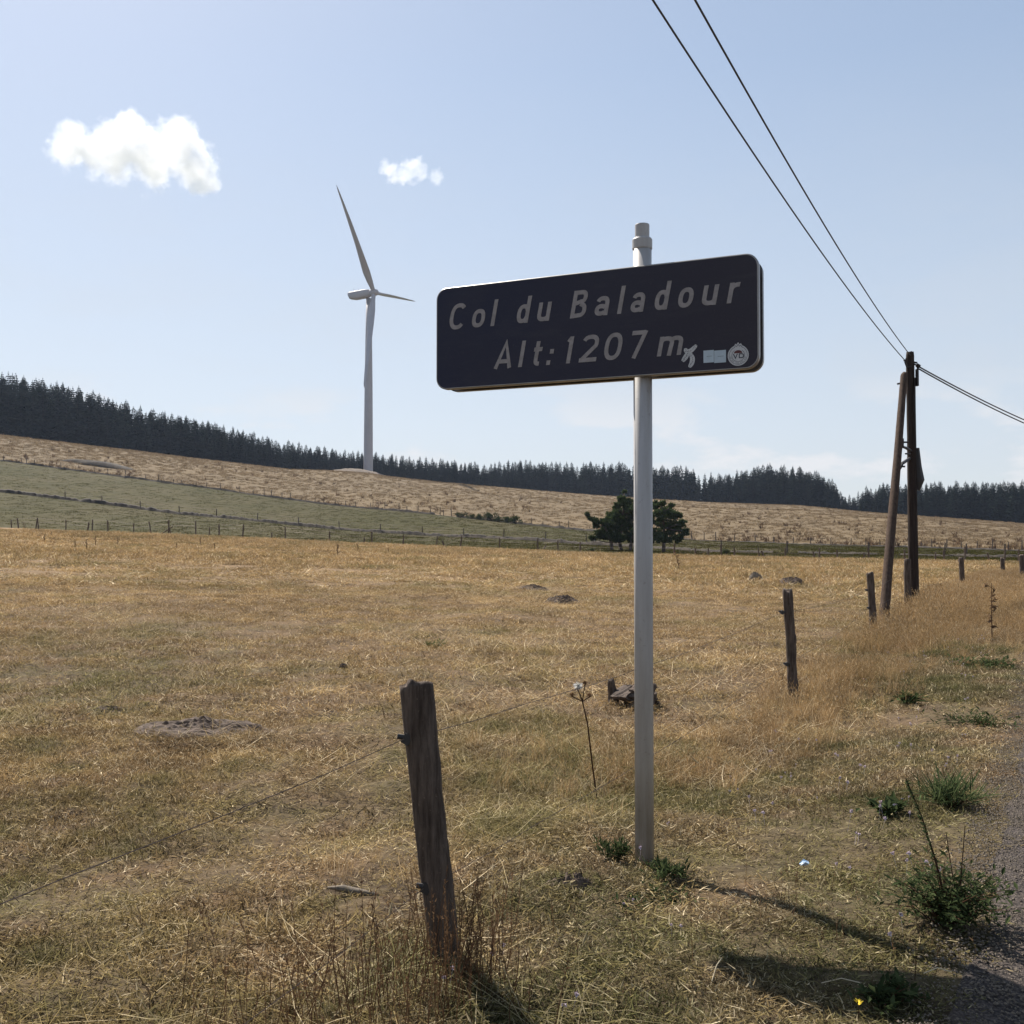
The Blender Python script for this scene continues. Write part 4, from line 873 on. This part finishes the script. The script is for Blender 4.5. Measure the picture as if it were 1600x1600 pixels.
for row in range(4):
    px = -70.0 + row * 5
    while px < 1680:
        gapz = 1311 < px < 1319; step = random.uniform(10, 19) if row < 3 else 7.5
        px += step * (.9 if px > 250 else 1.25)
        if gapz and row > 1: continue
        if 1096 < px < 1108 and row > 1: continue
        off = 4 + row * 7 + random.uniform(-2.5, 2.5) + (8 if 440 < px < 700 else 0); r = float(np.interp(AZ(px), L4[0], L4[1])) + off; a = math.radians(AZ(px)); X, Y = r * math.sin(a), r * math.cos(a); gz = float(ground_z(X, Y))
        ty = np.interp(px, TOPX, TOPY); jit = random.uniform(-2, 1) if random.random() < .2 else random.uniform(-1, 12) if row < 3 else random.uniform(1, 10)
        if row == 0: jit += 5
        zt_ = at(px, ty + jit, Y).z; H = zt_ - gz
        if H < 6: H = 6
        wsc = H * random.uniform(.9, 1.2) if H < 22 else 22
        if row < 3 and nt < 318 and -30 < px < 1630:
            k = random.randrange(7); la, gr = sect(px)
            if gapz: k = 3
            e = empty('spruce_tree', (X, Y, gz - .1), la, 'tree', gr, random.random() * 6.28); e.scale = (wsc, wsc, H)
            for nm, m in (('trunk', SP[k][0]), ('crown', SP[k][1])):
                o = bpy.data.objects.new(nm, m); COL.objects.link(o); o.parent = e
            nt += 1
        else:
            extraP.append((X, Y, gz)); extraS.append((wsc, wsc, H))
print('spruces', nt, len(extraP))
for k in range(260):                                           # deeper rows
    px = random.uniform(-60, 1660); r = float(np.interp(AZ(px), L4[0], L4[1])) + random.uniform(32, 75); a = math.radians(AZ(px)); X, Y = r * math.sin(a), r * math.cos(a); gz = float(ground_z(X, Y))
    if 1306 < px < 1344 or 1096 < px < 1108: continue
    H = at(px, np.interp(px, TOPX, TOPY) + random.uniform(4, 16), Y).z - gz; extraP.append((X, Y, gz)); extraS.append((max(7, H) * .95,) * 2 + (max(7, H),))
scatter('forest_behind', np.array(extraP), np.array(extraS), [c for _, c in SP], 'dark spruce forest behind the front rows of trees', 'forest', .01)

# ---------------------------------------------------------------- pines and shrubs by the far fence
def tuft_cloud(mb, c, r, n, g, sz=.16, flat=.7):
    for _ in range(n):
        d = Vector((g.normal(), g.normal(), g.normal())).normalized() * r * g.uniform(.45, 1.08); d.z *= flat
        p = c + d; u = (d.normalized() * .6 + Vector((g.normal(), g.normal(), g.normal() + .5)) * .5).normalized(); s = u.orthogonal().normalized(); s = (s * math.cos(1) + u.cross(s) * g.normal()).normalized(); L_ = sz * g.uniform(.7, 1.5)
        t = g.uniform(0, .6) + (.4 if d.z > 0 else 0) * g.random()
        for e in (s, u.cross(s)):
            mb.add([p - e * L_ * .32, p + e * L_ * .32, p + u * L_ * 1.2 + e * L_ * .12], [(0, 1, 2)], t)
def pine(name, px, Y, lobes, trunk, label, seed, group=None):
    b = gpt(px, Y); t = empty(name, b, label, 'tree', group); g = np.random.default_rng(seed)
    def loc(x_, y_, dy=0): return at(x_, y_, Y + dy) - b
    tops = [loc(*q) for q in trunk]; mb = MB(); n_ = len(tops); mb.tube([Vector((tops[0].x, 0, -.2))] + tops, [.24] + [.22 - .17 * i / n_ for i in range(n_)], 7); 
    cm = MB(); lm = MB()
    for (x_, y_, r_) in lobes:
        dy = g.uniform(-1, 1) * (.9 if r_ > 9 else 1.6); c_ = loc(x_, y_, dy); rw = r_ / F * Y
        src = min(tops, key=lambda q: abs(q.z - (c_.z - rw * .3)) + .2 * (q - c_).length)
        mid = src.lerp(c_, .5) + Vector((0, 0, -.1)); lm.tube([src, mid, c_], [.07, .05, .02], 5)
        for _ in range(max(4, int(r_ * 3.0))):
            d = Vector((g.normal(), g.normal(), g.normal())).normalized() * rw * 1.18 * g.random() ** .5; d.z *= .7
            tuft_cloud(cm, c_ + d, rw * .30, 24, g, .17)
    mb.build('trunk', M['bark'], t, True); lm.build('limbs', M['bark'], t, True); cm.build('crown', M['pine'], t)
    return t
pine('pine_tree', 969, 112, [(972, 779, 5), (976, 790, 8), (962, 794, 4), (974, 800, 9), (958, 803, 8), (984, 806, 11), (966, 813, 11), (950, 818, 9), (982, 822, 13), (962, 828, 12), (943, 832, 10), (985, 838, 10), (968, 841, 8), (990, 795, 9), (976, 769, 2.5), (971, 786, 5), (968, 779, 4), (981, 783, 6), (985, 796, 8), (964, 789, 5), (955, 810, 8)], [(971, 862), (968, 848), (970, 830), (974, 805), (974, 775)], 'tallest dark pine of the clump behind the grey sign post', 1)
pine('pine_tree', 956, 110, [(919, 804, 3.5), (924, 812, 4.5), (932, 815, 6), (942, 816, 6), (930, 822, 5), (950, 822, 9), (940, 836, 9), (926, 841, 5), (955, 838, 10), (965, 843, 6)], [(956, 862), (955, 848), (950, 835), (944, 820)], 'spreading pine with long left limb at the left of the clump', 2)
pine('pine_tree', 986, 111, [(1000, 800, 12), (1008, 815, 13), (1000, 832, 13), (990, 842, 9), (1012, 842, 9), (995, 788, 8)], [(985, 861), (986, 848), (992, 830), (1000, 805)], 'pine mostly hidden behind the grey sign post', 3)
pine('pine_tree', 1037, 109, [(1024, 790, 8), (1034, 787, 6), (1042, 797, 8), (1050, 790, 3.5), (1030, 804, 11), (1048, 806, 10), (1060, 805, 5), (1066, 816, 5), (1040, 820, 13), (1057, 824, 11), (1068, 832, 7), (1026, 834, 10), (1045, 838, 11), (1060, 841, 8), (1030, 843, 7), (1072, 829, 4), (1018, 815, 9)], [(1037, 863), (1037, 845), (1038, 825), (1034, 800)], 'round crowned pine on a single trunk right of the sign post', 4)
def shrub(px, py, w, h, seed, label, Y=None, mat='shrub', group=None, name='shrub'):
    p = hit(px, py) if Y is None else gpt(px, Y); e = empty(name, p, label, 'shrub', group); g = np.random.default_rng(seed); W = w / F * p.y / 2; H = h / F * p.y
    cm = MB(); sm = MB()
    for _ in range(16):
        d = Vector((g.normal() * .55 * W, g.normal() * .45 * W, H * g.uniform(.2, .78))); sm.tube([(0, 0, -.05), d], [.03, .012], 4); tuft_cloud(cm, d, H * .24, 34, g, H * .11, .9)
    sm.build('stems', M['bark'], e); cm.build('foliage', M[mat], e); return e
for i, (px, py, w, h) in enumerate(((719, 811, 18, 9), (736, 813, 16, 8), (750, 816, 14, 11), (765, 817, 18, 14), (779, 819, 14, 9), (794, 821, 14, 11), (806, 823, 18, 13))):
    shrub(px, py, w, h, 10 + i, 'low green shrub in the row on the pasture bank below the sign', Y=float(np.interp(AZ(px), L3[0], L3[1])) - 1.5, group='shrubs on the pasture bank')
shrub(1133, 862, 15, 9, 33, 'small round green bush by the far fence right of the pines', Y=104)
shrub(925, 862, 9, 6, 34, 'tiny dark bush below the left limb of the pines', Y=106)

# ---------------------------------------------------------------- weeds
def weed(name, p, H, seed, label, cat='weed', group=None, mat='weed', bushy=1., lean=0., stem=.008):
    g = np.random.default_rng(seed); e = empty(name, p, label, cat, group); sm = MB(); lm = MB(); tip = Vector((lean * H, 0, H)); k_ = 9
    sm.tube([(0, 0, -.03), Vector((lean * H * .35, .01, H * .5)), tip], [stem, stem * .8, stem * .4], 5)
    for i in range(k_):
        t = .25 + .75 * i / k_; b = Vector((0, 0, 0)).lerp(tip, t); a = g.random() * 6.28; d = Vector((math.cos(a), math.sin(a), g.uniform(.5, 1.3))).normalized() * H * .2 * bushy * g.uniform(.6, 1.2); sm.tube([b, b + d], [stem * .5, stem * .25], 4)
        for q in range(7):
            c_ = b + d * g.uniform(.3, 1.1); u = Vector((g.normal(), g.normal(), g.normal())).normalized(); s = u.orthogonal() * H * .018; lm.add([c_ - s, c_ + s, c_ + u * H * .07], [(0, 1, 2)], g.random())
    sm.build('stem', M['stalk'], e); lm.build('leaves', M[mat], e); return e
th = [(37, 826, 10), (69, 846, 10), (80, 838, 8), (117, 856, 13), (135, 858, 15), (149, 851, 14), (184, 851, 12), (276, 856, 9), (313, 850, 11), (335, 857, 9), (527, 868, 18), (559, 861, 12), (607, 862, 7)]
for i, (px, py, h) in enumerate(th):
    p = hit(px, py + 2); p = p if p.y < 105 else gpt(px, 100)
    weed('thistle', p, h / F * p.y * 1.15, i, 'dark dried thistle standing at the far left end of the dry field', group='thistles at the far end of the field', bushy=1.1, stem=.02)
p = hit(1062, 892); weed('dock_plant', p, 29 / F * p.y, 50, 'tall dark dried dock leaning just right of the sign post', bushy=.9, lean=-.25, stem=.02)
p = gpt(1548, 14.5); weed('dock_plant', p, .85, 51, 'slender reddish dock stalk in the tall verge grass', bushy=.5, stem=.008)
# thistles all over the hillside: uncountable
hk = [clump('hill_weed', 16, .35, (.5, 1.2), (.07, .16), (.05, .8), M['weed'], 0, 0, .4, 200 + k) for k in range(4)]
P = []; S = []
while len(P) < 620:
    az = random.uniform(-30, 30); a = math.radians(az); r3 = np.interp(az, L3[0], L3[1]); r4 = np.interp(az, L4[0], L4[1]); t = random.random() ** 2.4
    r = r3 + (r4 - r3) * t; X, Y = r * math.sin(a), r * math.cos(a)
    if vn(X * .03, Y * .02, 77) < -.06 and random.random() < .8: continue
    if az > 0: 
        if random.random() < .25: r = r3 + (r - r3) * .5; X, Y = r * math.sin(a), r * math.cos(a)
    P.append((X, Y, float(ground_z(X, Y)))); s = random.uniform(.5, 1.35); s *= 1 - .35 * t; S.append((s, s, s * .9))
scatter('hillside_weeds', np.array(P), np.array(S), hk, 'dark thistles and weeds dotted over the brown hillside', 'weeds')
gk2 = [clump('hill_tussock', 50, .7, (.2, .5), (.03, .07), (.1, 1.2), M['hgrass'], 0, 0, .5, 220 + k, (.1, 1)) for k in range(3)]
P = []
while len(P) < 20000:
    az = random.uniform(-29, 29); a = math.radians(az); r3 = np.interp(az, L3[0], L3[1]); r4 = np.interp(az, L4[0], L4[1]); r = r3 + 1 + (r4 - r3 - 2) * random.random(); P.append((r * math.sin(a), r * math.cos(a)))
P = np.array(P); S = RNG.uniform(.6, 1.5, len(P)); scatter('hillside_grass', settle(P[:, 0], P[:, 1]), np.stack([S, S, S * .7], -1), gk2, 'dry bent grass tussocks over the brown hillside', 'grass')
pk = [clump('pasture_tuft', 40, .6, (.04, .12), (.02, .04), (.1, 1.2), M['pgrass'], 0, 0, .5, 240 + k) for k in range(3)]
P = []
while len(P) < 16000:
    az = random.uniform(-29, 29); a = math.radians(az); r1 = np.interp(az, L1[0], L1[1]); r3 = np.interp(az, L3[0], L3[1]); r = r1 + .4 + (r3 - r1 - 1) * random.random(); P.append((r * math.sin(a), r * math.cos(a)))
P = np.array(P); S = RNG.uniform(.6, 1.6, len(P)); scatter('pasture_grass', settle(P[:, 0], P[:, 1]), np.stack([S, S, S], -1), pk, 'short uneven green grass of the pastures', 'grass')
# thistle with white fluffy heads in front of the sign post
p = gpt(932, 6.3); e = empty('thistle', p, 'tall thistle with white fluffy seed head just left of the sign post', 'weed'); tip = at(903, 1078, 6.3) - p
sm = MB(); sm.tube([(0, 0, -.02), at(925, 1190, 6.3) - p, at(918, 1130, 6.3) - p, at(909, 1092, 6.3) - p, tip], [.005, .005, .0045, .004, .003], 5)
heads = [(894, 1085), (903, 1074), (914, 1067), (921, 1086)]
for q in heads: sm.tube([at(910, 1096, 6.3) - p, at(q[0], q[1] + 3, 6.3) - p], .003, 4)
sm.build('stem', M['stalk'], e); g = np.random.default_rng(9)
for i, q in enumerate(heads):
    hm = MB(); c = at(q[0], q[1], 6.3 + .01 * i) - p; r = .017
    for _ in range(60):
        d = Vector((g.normal(), g.normal(), g.normal())).normalized(); s = d.orthogonal() * .003; hm.add([c + d * r * .2 - s, c + d * r * .2 + s, c + d * r * g.uniform(.8, 1.3)], [(0, 1, 2)], g.random())
    hm.build('seed_head', M['stalk'], e)
    if i == 1:
        hm = MB(); c = c + Vector((0, -.006, .008))
        for _ in range(160):
            d = Vector((g.normal() * 1.3, g.normal(), g.normal() + .2)).normalized(); s = d.orthogonal() * .0025; hm.add([c - s, c + s, c + d * .036 * g.uniform(.6, 1.1)], [(0, 1, 2)], 1.)
        hm.build('fluff', M['white'], e)
# reddish dry stalks around the foot of the leaning post
def stalks(c, n, spread, hr, seed, label, wd=.0028):
    g = np.random.default_rng(seed); e = empty('dry_stalks', c, label, 'weeds'); e['kind'] = 'stuff'; mb = MB()
    for _ in range(n):
        b = Vector((g.normal(0, spread), g.normal(0, spread * .6), 0)); b.z = float(ground_z(c.x + b.x, c.y + b.y)) - c.z - .01; H = g.uniform(*hr); le = g.normal(0, .16); l2 = g.normal(0, .12); t = g.random() * .75; cv = g.normal(0, .06)
        tip = b + Vector((le * H, l2 * H, H)); mid = b.lerp(tip, .5) + Vector((cv * H, 0, 0)); w = wd * g.uniform(.6, 1.2)
        for s in (Vector((w / 2, 0, 0)), Vector((0, w / 2, 0))):
            mb.add([b - s, b + s, mid + s * .8, mid - s * .8, tip + s * .4, tip - s * .4], [(0, 1, 2, 3), (3, 2, 4, 5)], t)
        for q in range(int(H * 34)):
            u = g.uniform(.35, 1.0); p_ = b.lerp(mid, u * 2) if u < .5 else mid.lerp(tip, u * 2 - 1); d = Vector((g.normal() * .6, g.normal() * .6, g.uniform(.2, 1.2))).normalized(); s = d.orthogonal() * .0022; L_ = g.uniform(.006, .018); mb.add([p_ - s, p_ + s, p_ + d * L_], [(0, 1, 2)], min(1, t + .3))
    mb.build('stalks', M['stalk'], e)['kind'] = 'stuff'; return e
def gp2(px, Y): return gpt(px, Y)
stalks(gp2(660, 3.3), 70, .16, (.18, .48), 1, 'upright red brown dry stalks in front of the leaning post')
stalks(gp2(560, 3.2), 70, .20, (.15, .48), 2, 'red brown dry stalks left of the leaning post at the bottom edge')
stalks(gp2(745, 3.45), 50, .07, (.15, .40), 3, 'dense dry stalks just right of the leaning post foot')
stalks(gp2(430, 3.15), 34, .20, (.12, .42), 4, 'thin scattered dry stalks near the bottom left')
for sx_, sy_, n_, sd_ in ((1250, 4.3, 26, 11), (1180, 3.9, 22, 12), (1330, 3.7, 20, 13), (1120, 5.2, 24, 14), (1290, 5.6, 22, 15)):
    stalks(gp2(sx_, sy_), n_, .16, (.05, .11), sd_, ('tuft of short brown stalks on the verge nearest the plastic scrap', 'tuft of short brown stalks at the upper edge of the sign shadow', 'short brown stalks between the sign shadow and the road edge', 'brown stalks on the verge just right of the sign post', 'brown stalks on the verge above the plastic scrap')[sd_ - 11], .0022)
stalks(gp2(1130, 3.6), 16, .5, (.06, .16), 5, 'few short dark stalks beside the shadow of the sign')
# leafy green plants
def leafy(name, p, R_, H, n, seed, label, cat='plant', mat='leaf', ls=.05, up=.6, lw=.35):
    g = np.random.default_rng(seed); e = empty(name, p, label, cat); lm = MB(); sm = MB(); ns = min(46, max(5, n // 22)); br = []
    for i in range(ns):
        a = g.random() * 6.28; r = R_ * g.random() ** .6; br.append(Vector((r * math.cos(a), r * math.sin(a), H * g.uniform(.45, 1) * (1 - .4 * r / R_))))
        sm.tube([(0, 0, -.02), br[-1] * .5 + Vector((0, 0, H * .1)), br[-1]], [.003, .002, .001], 4)
    for i in range(n):
        t = g.uniform(.15, 1.05); c_ = br[i % ns] * t + Vector((g.normal(), g.normal(), g.normal() * .5)) * R_ * .1; c_.z = max(.005, c_.z); a = g.random() * 6.28
        d = Vector((math.cos(a), math.sin(a), g.uniform(-.2, up * 1.6))).normalized(); s = d.cross(Vector((g.normal() * .3, g.normal() * .3, 1))).normalized(); L_ = ls * g.uniform(.5, 1.3); w = L_ * lw * .5; nn = s.cross(d) * w * .5
        lm.add([c_, c_ + d * L_ * .45 + s * w + nn, c_ + d * L_, c_ + d * L_ * .45 - s * w + nn, c_ + d * L_ * .5], [(0, 1, 4), (1, 2, 4), (2, 3, 4), (3, 0, 4)], g.random())
    sm.build('stems', M['stalk'], e); lm.build('leaves', M[mat], e); return e
p = hit(1478, 1445); bush = leafy('mugwort_plant', p, .25, .25, 1700, 1, 'bushy green roadside plant with a long stalk at the road edge', ls=.035)
sm = MB(); a_, b_ = hit(1490, 1400), None
tipp = at(1415, 1215, p.y + .05) - p; sm.tube([Vector((.02, 0, 0)), at(1462, 1345, p.y + .02) - p, at(1440, 1275, p.y + .05) - p, tipp], [.0045, .004, .003, .0015], 5)
sm.tube([Vector((.04, 0, 0)), at(1508, 1290, p.y) - p], [.003, .0015], 4); sm.tube([Vector((.05, 0, 0)), at(1478, 1300, p.y + .1) - p], [.003, .0015], 4)
sm.build('long_stalk', M['stalk'], bush)
lm = MB(); g = np.random.default_rng(4); q0 = at(1462, 1345, p.y + .02) - p
for i in range(150):
    t = g.random(); c_ = q0.lerp(tipp, t); d = Vector((g.normal(), g.normal(), g.uniform(-.1, 1.2))).normalized(); s = d.orthogonal() * .0028; lm.add([c_ - s, c_ + s, c_ + d * g.uniform(.006, .02)], [(0, 1, 2)], g.random() * .6)
lm.build('stalk_leaves', M['leaf'], bush)
p = hit(1420, 1103); leafy('dandelion_rosette', p, .16, .13, 90, 2, 'bright green leafy rosette on the verge right of the knotty post', ls=.12, lw=.28)
p = hit(1392, 1275); leafy('dandelion_rosette', p, .15, .07, 90, 3, 'low dark green rosette below the long stalk of the green plant', ls=.08, lw=.35)
p = hit(962, 1345); leafy('green_weed', p, .09, .10, 220, 4, 'small green weed at the left foot of the sign post', ls=.05, lw=.2, up=1.4)
p = hit(1042, 1372); leafy('green_weed', p, .12, .09, 240, 5, 'green weed in the shadow at the right foot of the sign post', ls=.05, lw=.2, up=1.2)
p = hit(1020, 1415); leafy('green_weed', p, .2, .06, 260, 7, 'flat green patch of weeds in front of the sign post', ls=.04, lw=.25)
p = hit(1560, 1045); leafy('green_weed', p, .6, .10, 500, 8, 'wide patch of green weeds on the verge by the right edge', ls=.07, lw=.35)
p = hit(1520, 1130); leafy('green_weed', p, .45, .07, 400, 9, 'green weeds beside the road edge below the tall verge grass', ls=.05, lw=.3)
p = hit(1385, 1570); leafy('green_weed', p, .13, .09, 260, 10, 'green weed lying in the shadow of the sign near the bottom', ls=.045, lw=.3)
p = hit(680, 1012); leafy('green_tussock', p, .3, .10, 260, 11, 'isolated dark green tussock in the middle of the dry field', ls=.09, lw=.12, mat='shrub')
p = hit(1480, 1262); leafy('green_tussock', p, .2, .12, 380, 12, 'fresh green grass tussock at the road edge above the green plant', ls=.14, lw=.06, up=1.2)
p = hit(1342, 1594); e = empty('yellow_flower', p, 'small yellow flower at the bottom edge in the sign shadow', 'flower'); sm = MB(); sm.tube([(0, 0, 0), (0, 0, .05)], .0015, 4); sm.build('stem', M['stalk'], e)
hm = MB()
for i in range(14): 
    a = i * 2.4; c_ = Vector((.004 * math.cos(i), .012 * math.sin(i * 1.7), .05)); d = Vector((math.cos(a), math.sin(a), .6)); s = d.orthogonal().normalized() * .003; hm.add([c_ - s, c_ + s, c_ + d * .010], [(0, 1, 2)])
hm.build('petals', M['yellow'], e)

# ---------------------------------------------------------------- mounds, stump, stones, litter
def mnd(px, py, w, h, mat, seed, name, label, cat, depth=.7, rough=.5, group=None):
    p = hit(px, py); W = w / F * p.y / 2; return mound(name, p, W, W * depth, h / F * p.y * .95, M[mat], seed, label, cat, group, rough * .8, 46, 18)
mnd(316, 1142, 228, 16, 'earth', 1, 'molehill', 'wide flat grey molehill in the field at left', 'molehill', .55, .9)
mnd(835, 921, 48, 7, 'earth', 2, 'molehill', 'dark low molehill left of the sign post, farther one of two', 'molehill', .7, .8)
mnd(878, 942, 60, 11, 'earth', 3, 'molehill', 'dark molehill left of the sign post, nearer one of two', 'molehill', .7, .9)
mnd(1236, 915, 52, 14, 'earth', 4, 'molehill', 'rounded earth heap in the field just above the knotty post', 'molehill', .7, .6)
mnd(1180, 907, 28, 13, 'stone', 5, 'field_stone', 'single brown stone beside the earth heap in the field', 'stone', .8, .5)
mnd(892, 1384, 80, 16, 'earth', 6, 'molehill', 'crumbled pale earth heap near the foot of the sign post', 'molehill', .6, 1.0)
mnd(537, 1043, 14, 7, 'earth', 7, 'molehill', 'tiny dark clod in the middle of the dry field', 'molehill', .7, .8)
mnd(175, 1110, 50, 6, 'earth', 8, 'molehill', 'small pale bare heap left of the wide flat molehill', 'molehill', .7, .8)
p = hit(987, 1102); stump = empty('tree_stump', p, 'dark rotten tree stump half hidden behind the sign post', 'stump')
mb = MB(); log(mb, (0, 0, -.08), (.01, 0, .19), .14, .11, 71, 26, 12, .5, 5, .35); mb.build('trunk', M['post'], stump)
g = np.random.default_rng(3)
for i in range(9):
    a = g.random() * 6.28; r = .12 + .09 * g.random(); q = Vector((r * math.cos(a), r * math.sin(a), 0)); mb = MB(); log(mb, q + Vector((0, 0, -.05)), q * .9 + Vector((g.normal() * .03, 0, g.uniform(.08, .26))), .05, .03, 80 + i, 10, 6, .5, 1, .3); mb.build('root_piece', M['post'], stump)
p = hit(548, 1398); mb = MB(); A_, B_ = at(512, 1388, p.y) - p, at(592, 1398, p.y - .05) - p; A_.z = .03; B_.z = .015
mb.tube([A_, A_.lerp(B_, .3) + Vector((0, 0, .005)), A_.lerp(B_, .7), B_], [.004, .016, .014, .006], 7); o = mb.build('wood_splinter', M['stone'], None, True); o.location = p; tag(o, 'grey splintered strip of wood lying in the grass left of the leaning post', 'wood piece')
M['plastic'] = plain('blue_white_plastic', (.45, .58, .72), .3, .1, 20)
p = hit(1257, 1358); mb = MB(); vs = [(-.018, -.01, .02), (.0, -.014, .035), (.02, -.008, .025), (.022, .01, .03), (0, .016, .04), (-.02, .01, .022)]
mb.add(vs + [(v[0], v[1], v[2] - .004) for v in vs], [(0, 1, 2, 3, 4, 5), (11, 10, 9, 8, 7, 6)] + [(k, k + 6, (k + 1) % 6 + 6, (k + 1) % 6) for k in range(6)]); o = mb.build('plastic_scrap', M['plastic']); o.location = p; tag(o, 'tiny pale blue plastic scrap lying on the verge right of the sign post', 'litter')
for i, (px, py, ln_, an) in enumerate(((1315, 1552, .13, -.5), (1120, 1530, .16, 1.25), (1465, 1535, .09, .1))):
    p = hit(px, py); mb = MB(); d = Vector((math.cos(an), math.sin(an) * .6, .25 * abs(math.sin(an)))); mb.tube([Vector((0, 0, .03)) - d * ln_ / 2, Vector((0, 0, .045)), Vector((0, 0, .03)) + d * ln_ / 2], .0017, 4)
    o = mb.build('straw_stem', M['white'] if False else M['stkstraw'] if 'stkstraw' in M else M.setdefault('stkstraw', plain('pale_straw', (.5, .42, .28), .8, .1, 20))); o.location = p
    tag(o, ('pale straw stem lying inside the sign shadow', 'pale straw stem standing slanted at the left end of the sign shadow', 'short pale straw stem at the shadow edge near the road')[i], 'straw')

# ---------------------------------------------------------------- clouds (volumes far outside the haze)
def cloud(name, Y, lobes, dens, nscale, label, k=1.5, gain=2.6):
    ctr = at(lobes[0][0], lobes[0][1], Y); c = [(at(x_, y_, Y), r_ * .87 / F * Y) for x_, y_, r_ in lobes]
    lo = Vector([min(q[i] - r * 1.5 for q, r in c) for i in range(3)]); hi = Vector([max(q[i] + r * 1.5 for q, r in c) for i in range(3)])
    t = NT(name + '_vapour'); p = t.n('ShaderNodeNewGeometry').outputs['Position']; f = None
    wn_ = t.n('ShaderNodeTexNoise'); wn_.inputs['Scale'].default_value = nscale * .45; wn_.inputs['Detail'].default_value = 3; t.l(p, wn_.inputs['Vector'])
    for q, r in c:
        d = t.n('ShaderNodeVectorMath', operation='DISTANCE'); t.l(p, d.inputs[0]); d.inputs[1].default_value = q
        v = t.math('SUBTRACT', 1., t.math('DIVIDE', d.outputs['Value'], r)); 
        if f is None: f = v
        else:
            sm_ = t.n('ShaderNodeMath', operation='SMOOTH_MAX'); t.l(f, sm_.inputs[0]); t.l(v, sm_.inputs[1]); sm_.inputs[2].default_value = .15; f = sm_.outputs[0]
    nz = t.noise(p, nscale, 11, .68); f = t.math('ADD', f, t.math('MULTIPLY', t.math('SUBTRACT', nz, .5), k * 2))
    f = t.math('ADD', f, t.math('MULTIPLY', t.math('SUBTRACT', wn_.outputs[0], .5), k * .5))
    dn = t.math('MULTIPLY', t.mr(f, .16, .16 + 1 / gain), dens)
    v = t.n('ShaderNodeVolumePrincipled'); v.inputs['Color'].default_value = (.93, .935, .945, 1); t.l(dn, v.inputs['Density']); v.inputs['Anisotropy'].default_value = .26; t.l(v.outputs[0], t.out.inputs['Volume'])
    mb = MB(); ce = (lo + hi) / 2; mb.box((0, 0, 0), hi - lo); o = mb.build(name, t.m); o.location = ce; return tag(o, label, 'cloud')
cloud('cloud', 2600, [(110, 232, 44), (112, 205, 28), (150, 240, 46), (190, 235, 62), (205, 208, 42), (240, 245, 58), (280, 225, 52), (300, 258, 50), (318, 285, 34), (275, 205, 34)], .022, .021, 'large bright white puffy cloud at the upper left', 1.2)
cloud('cloud', 2600, [(610, 266, 20), (622, 278, 20), (642, 262, 22), (656, 270, 18), (632, 272, 20)], .016, .04, 'small white cloud above and right of the turbine blade', 1.9)
cloud('cloud', 2600, [(683, 277, 17), (684, 270, 11)], .014, .05, 'tiny white cloud wisp right beside the small cloud')

# ---------------------------------------------------------------- haze
HAZE = 0.00008
if HAZE:
    t = NT('haze'); v = t.n('ShaderNodeVolumePrincipled'); v.inputs['Color'].default_value = (.58, .71, .96, 1); v.inputs['Density'].default_value = HAZE; v.inputs['Anisotropy'].default_value = .3; t.l(v.outputs[0], t.out.inputs['Volume'])
    mb = MB(); mb.box((0, 0, 0), (3200, 3200, 225)); o = mb.build('haze', t.m); o.location = (0, 0, 225 / 2 - 45); tag(o, 'thin pale summer haze in the air', 'haze', kind='stuff')
